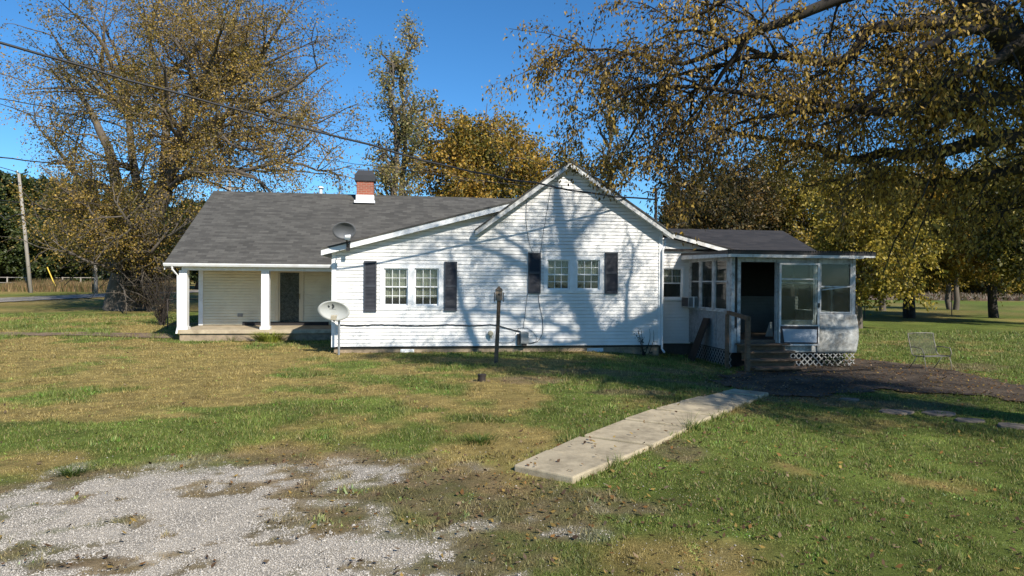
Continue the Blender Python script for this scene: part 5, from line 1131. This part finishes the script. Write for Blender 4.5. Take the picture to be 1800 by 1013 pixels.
s1,z1=hp(588,545,-.55); rt=local('satellite_dish','large pale oval satellite dish on a pole at the wall corner','satellite dish',s1,-.55,z1)
P=dish(rt,Vector((0,0,0)),.86,.56,14,-6,DW,mat('beige_plastic',(.45,.40,.30),.5,.05),None,6)
mb=MB()   # dark emblem on the dish face
def arc(cx,cz,r0,r1,a0,a1,n=10):
    V=[];Fq=[]
    for i in range(n+1):
        a=R(a0+(a1-a0)*i/n)
        for rr in (r0,r1):
            x=cx+rr*math.cos(a); z=cz+rr*math.sin(a); rq=(x/.43)**2+(z/.28)**2; V.append(P(x,-.10*rq-.006,z))
    for i in range(n): Fq.append((2*i,2*i+1,2*i+3,2*i+2))
    mb.add(V,Fq)
arc(-.08,.10,.03,.075,-80,80); arc(-.12,.10,.0,.06,150,250,4); arc(-.06,.10,.0,.028,-90,90,4)
mb.build('emblem',mat('dark_emblem',(.06,.065,.07),.6),rt)
mb=MB(); arc(-.02,.0,.0,.001,0,1,1); 
for i in range(8): 
    x=-.13+.022*i; 
    mb.add([P(x,-.10*((x/.43)**2+(.015/.28)**2)-.006,.012),P(x+.014,-.10*((x/.43)**2)-.006,.012),P(x+.014,-.10*((x/.43)**2)-.006,.028),P(x,-.10*((x/.43)**2)-.006,.028)],[(0,1,2,3)])
mb.build('lettering',mat('grey_lettering',(.2,.2,.2),.6),rt)
s3,z3=hp(596,560,-.45); gz_=float(zg(HT(s3,-.45,0).x,HT(s3,-.45,0).y)); mb=MB(); mb.tube([(s3-s1,.10,z3-z1+.05),(s3-s1,.10,gz_-z1-.2)],.032,8); mb.tube([(s3-s1,.10,z3-z1+.05),(.02,.03,0)],.03,8); mb.build('pole',STEEL,rt)
# birdhouse
b=gp(871,638); root=empty('birdhouse_post',b); tag(root,'weathered wooden post carrying a small birdhouse in front of the wall','birdhouse')
t=atY(877,527,b.y)-b; mb=MB(); mb.tube([(0,0,-.2),t*.5+Vector((.01,0,0)),t],[.055,.05,.048],7); mb.build('post',WOOD,root)
bx=.085; zt0=t.z-.02; GREYW=mat('grey_birdhouse_wood',(.19,.155,.12),.9,.3,6,.3,40)
mb=MB(); mb.box(t.x-bx,t.x+bx,-bx,bx,zt0,zt0+.25); bh=mb.build('house_box',GREYW,root)
mb=MB(); mb.prism([(t.x-.10,zt0+.255),(t.x+.10,zt0+.255),(t.x,zt0+.36)],-.12,.12); mb.build('roof',mat('dark_birdhouse_roof',(.07,.055,.045),.9,.3),bh)
mb=MB(); mb.tube([(t.x,-bx-.008,zt0+.15),(t.x,-bx+.0,zt0+.15)],.025,10); mb.build('entrance_hole',BLACK,bh)
mb=MB(); mb.box(t.x-.12,t.x-.1,-.08,.08,zt0-.03,zt0+.2); mb.box(t.x+.1,t.x+.12,-.08,.08,zt0-.03,zt0+.2); mb.build('side_board',mat('dark_birdhouse_roof',(.07,.055,.045)),bh)
# pipe stump in the lawn
b=gp(847,671); mb=MB(); n=14
mb.tube([(0,0,-.1),(0,0,.12),(0,0,.125),(0,0,.15)],[.078,.078,.088,.088],n); o=mb.build('pipe_cap',mat('rusty_black_pipe',(.03,.022,.018),.8,.4,9),None); o.location=b; tag(o,'short rusty black pipe standing up out of the lawn','pipe')
# meter and boxes on the wall
s_,z_=hp(862,586,-.03); rt=local('electric_meter','round beige meter on its white ring, on the wall left of the birdhouse post','meter',s_,-.03,z_)
mb=MB(); mb.tube([(0,0.01,0),(0,-.03,0)],.12,20); mb.build('ring',TRIM,rt); mb=MB(); mb.tube([(0,-.03,.0),(0,-.12,.0),(0,-.14,0)],[.08,.075,.05],16); mb.tube([(0,-.06,-.06),(0,-.06,-.14)],.035,8); mb.build('meter_body',mat('beige_metal',(.36,.33,.24),.6,.1),rt)
s_,z_=hp(921,593,-.03); rt=local('utility_box','ribbed grey utility box with cables on the wall near the ground','box',s_,-.03,z_)
mb=MB(); mb.box(-.11,.11,-.14,0,-.17,.17)
for i in range(5): zz=-.13+.06*i; mb.box(-.115,.115,-.15,-.141,zz,zz+.03)
GB=mat('grey_box_metal',(.33,.33,.31),.6,.12); mb.build('cabinet',GB,rt,bevel=.008); mb=MB(); mb.box(-.20,-.13,-.08,0,-.22,.1); mb.box(-.06,.07,-.09,-.02,-.24,-.18); mb.build('side_box',mat('dark_box',(.05,.045,.04),.7),rt)
# cables over the wall
def cable(label,pts,r=.009,t=-.035,cat='cable'):
    P=[]
    for px,py in pts: s,z=hp(px,py,t); P.append(np.array([s,t,z]))
    T=Tree(2); V,_=T.smooth(P,[r]*len(P),.08); mb=MB(); o0=Vector(V[0]); mb.tube([Vector(v)-o0 for v in V],r,5); o=mb.build('cable',WIRE,None,True); o.location=HT(*V[0]); o.rotation_euler=(0,0,TH); tag(o,label,cat); return o
cable('thick black cable stretched low along the wall from the dish to the grey box',[(594,571),(625,573),(660,571),(700,572),(740,573),(790,571),(830,573),(866,571),(890,577),(915,583)],.016)
cable('thin black cable falling down the left side of the right shutters',[(926,352),(925,390),(931,430),(938,445)],.006)
cable('thin wire hanging from the gable rake to the window trim',[(968,330),(962,370),(955,410),(950,445)],.005)
cable('thin cable dropping below the left dark shutter to the grey box',[(927,517),(924,545),(920,578)],.006)
cable('looping black cable below the shutter curving down to the grey box',[(946,517),(949,540),(954,565),(953,588),(944,601),(930,604)],.008)
cable('tangled wire loop around the grey box',[(905,588),(912,578),(925,577),(938,585),(944,597),(937,604),(925,603)],.005)
cable('faint wire along the wall left of the grey box',[(868,600),(885,604),(900,601),(912,592)],.004)
# white trim bit standing at the dish corner
# AC unit in the side window
rt=empty('air_conditioner',HT(SP0-.14,TW-sw[0][0]-.32,zst+.14),TH); tag(rt,'window air conditioner sticking out of the porch side window','air conditioner')
mb=MB(); mb.box(-.16,.14,-.26,.26,-.13,.20); mb.build('case',mat('off_white_metal',(.42,.43,.42),.6,.1,5,stain=(.2,.18,.15),stain_amt=.5),rt,bevel=.01)
mb=MB(); 
for i in range(9): mb.box(-.15+.03*i,-.14+.03*i,-.275,-.262,-.10,.17)
for i in range(9): mb.box(-.172,-.162,-.24+.055*i,-.215+.055*i,-.10,.17)
mb.build('grille',mat('dark_grille',(.06,.06,.065),.6),rt)
mb=MB(); mb.box(-.02,.0,-.34,-.28,-.13,.2); mb.build('filler_panel',TRIM,rt)
# leaning board
s_a=hp(1222,557,TW-.7)[0]; z_a=hp(1222,557,TW-.7)[1]
mb=MB(); 
tb=TF+1.25; 
mb.hexa([(SP0-.62,tb,-.3),(SP0-.58,tb-.02,-.3),(SP0-.55,tb+.45,-.3),(SP0-.60,tb+.47,-.3),(SP0-.10,tb,z_a),(SP0-.06,tb-.02,z_a),(SP0-.04,tb+.40,z_a),(SP0-.08,tb+.42,z_a)])
o=mb.build('leaning_board',mat('dark_wet_board',(.035,.022,.015),.85,.3,4),None); o.location=O; o.rotation_euler=(0,0,TH); tag(o,'dark wooden board leaning against the grimy porch side wall','board')
# crumpled pale paper / white rocks by the steps
for px,py,r_,lab in ((1299,636,.09,'cream coloured rock beside the bottom of the handrail post'),(1321,632,.06,'small white rock just right of the handrail post'),(1376,640,.06,'pale stone at the foot of the steps near the lattice'),(1391,649,.05,'little white stone on the patio in front of the lattice')):
    c=gp(px,py); g=random.Random(px); mb=MB(); n=8; V=[];Fq=[]
    for j in range(5):
        f=j/4; 
        for i in range(n): a=2*math.pi*i/n; rr=r_*math.sin(math.pi*(.12+.76*f))*g.uniform(.8,1.15); V.append((rr*1.3*math.cos(a),rr*math.sin(a),r_*.9*f-.01))
    for j in range(4):
        for i in range(n): Fq.append((j*n+i,j*n+(i+1)%n,(j+1)*n+(i+1)%n,(j+1)*n+i))
    Fq.append(tuple(range(4*n,5*n))); mb.add(V,Fq); o=mb.build('rock',mat('pale_rock',(.45,.38,.26),.9,.3,7),None); o.location=c+Vector((0,0,.02)); tag(o,lab,'rock')
# metal mesh chair
def chair():
    b=gp(1634,652); rt=empty('metal_chair',b,R(12)); tag(rt,'rusty see-through metal mesh garden chair at the edge of the patio','chair')
    M=mat('rusty_pale_metal',(.22,.21,.17),.7,.35,9,metallic=.3,stain=(.10,.06,.04),stain_amt=.6)
    w_=.40; hb=.98
    fr=MB(); 
    for sx in (-1,1):
        x=sx*w_
        fr.tube([(x,-.30,0),(x,-.28,.25),(x,-.22,.42),(x,.10,.40),(x,.18,.45),(x,.30,.85),(x,.32,hb)],.014,6)
    fr.tube([(-w_,.32,hb),(-w_*.5,.335,hb+.015),(w_*.5,.335,hb+.015),(w_,.32,hb)],.014,6); fr.build('frame',M,rt,True)
    for sx in (-1,1):
        l=MB(); x=sx*w_; l.tube([(x,-.32,0.01),(x,0,-.0),(x,.34,.01)],.014,6); l.tube([(x,.30,0.01),(x,.12,.22),(x,.0,.40)],.013,6); l.build('leg',M,rt,True)
        a=MB(); a.tube([(x*1.05,.22,.62),(x*1.12,.05,.64),(x*1.12,-.2,.62),(x*1.08,-.26,.5),(x,-.24,.40)],.013,6); a.build('armrest',M,rt,True)
    sm_=MB()
    for i in range(27): x=-w_+2*w_*i/26; sm_.tube([(x,-.22,.40),(x,.10,.39)],.0035,3,False)
    for i in range(12): y=-.22+.32*i/11; sm_.tube([(-w_,y,.40),(w_,y,.40)],.0035,3,False)
    sm_.build('seat',M,rt)
    bk=MB()
    for i in range(27): x=-w_+2*w_*i/26; bk.tube([(x,.17,.44),(x,.30,.85),(x,.33,hb)],.0035,3,False)
    for i in range(18): f=i/17; bk.tube([(-w_,.17+.15*f,.44+(hb-.44)*f),(w_,.17+.15*f,.44+(hb-.44)*f)],.0035,3,False)
    bk.build('backrest',M,rt)
chair()
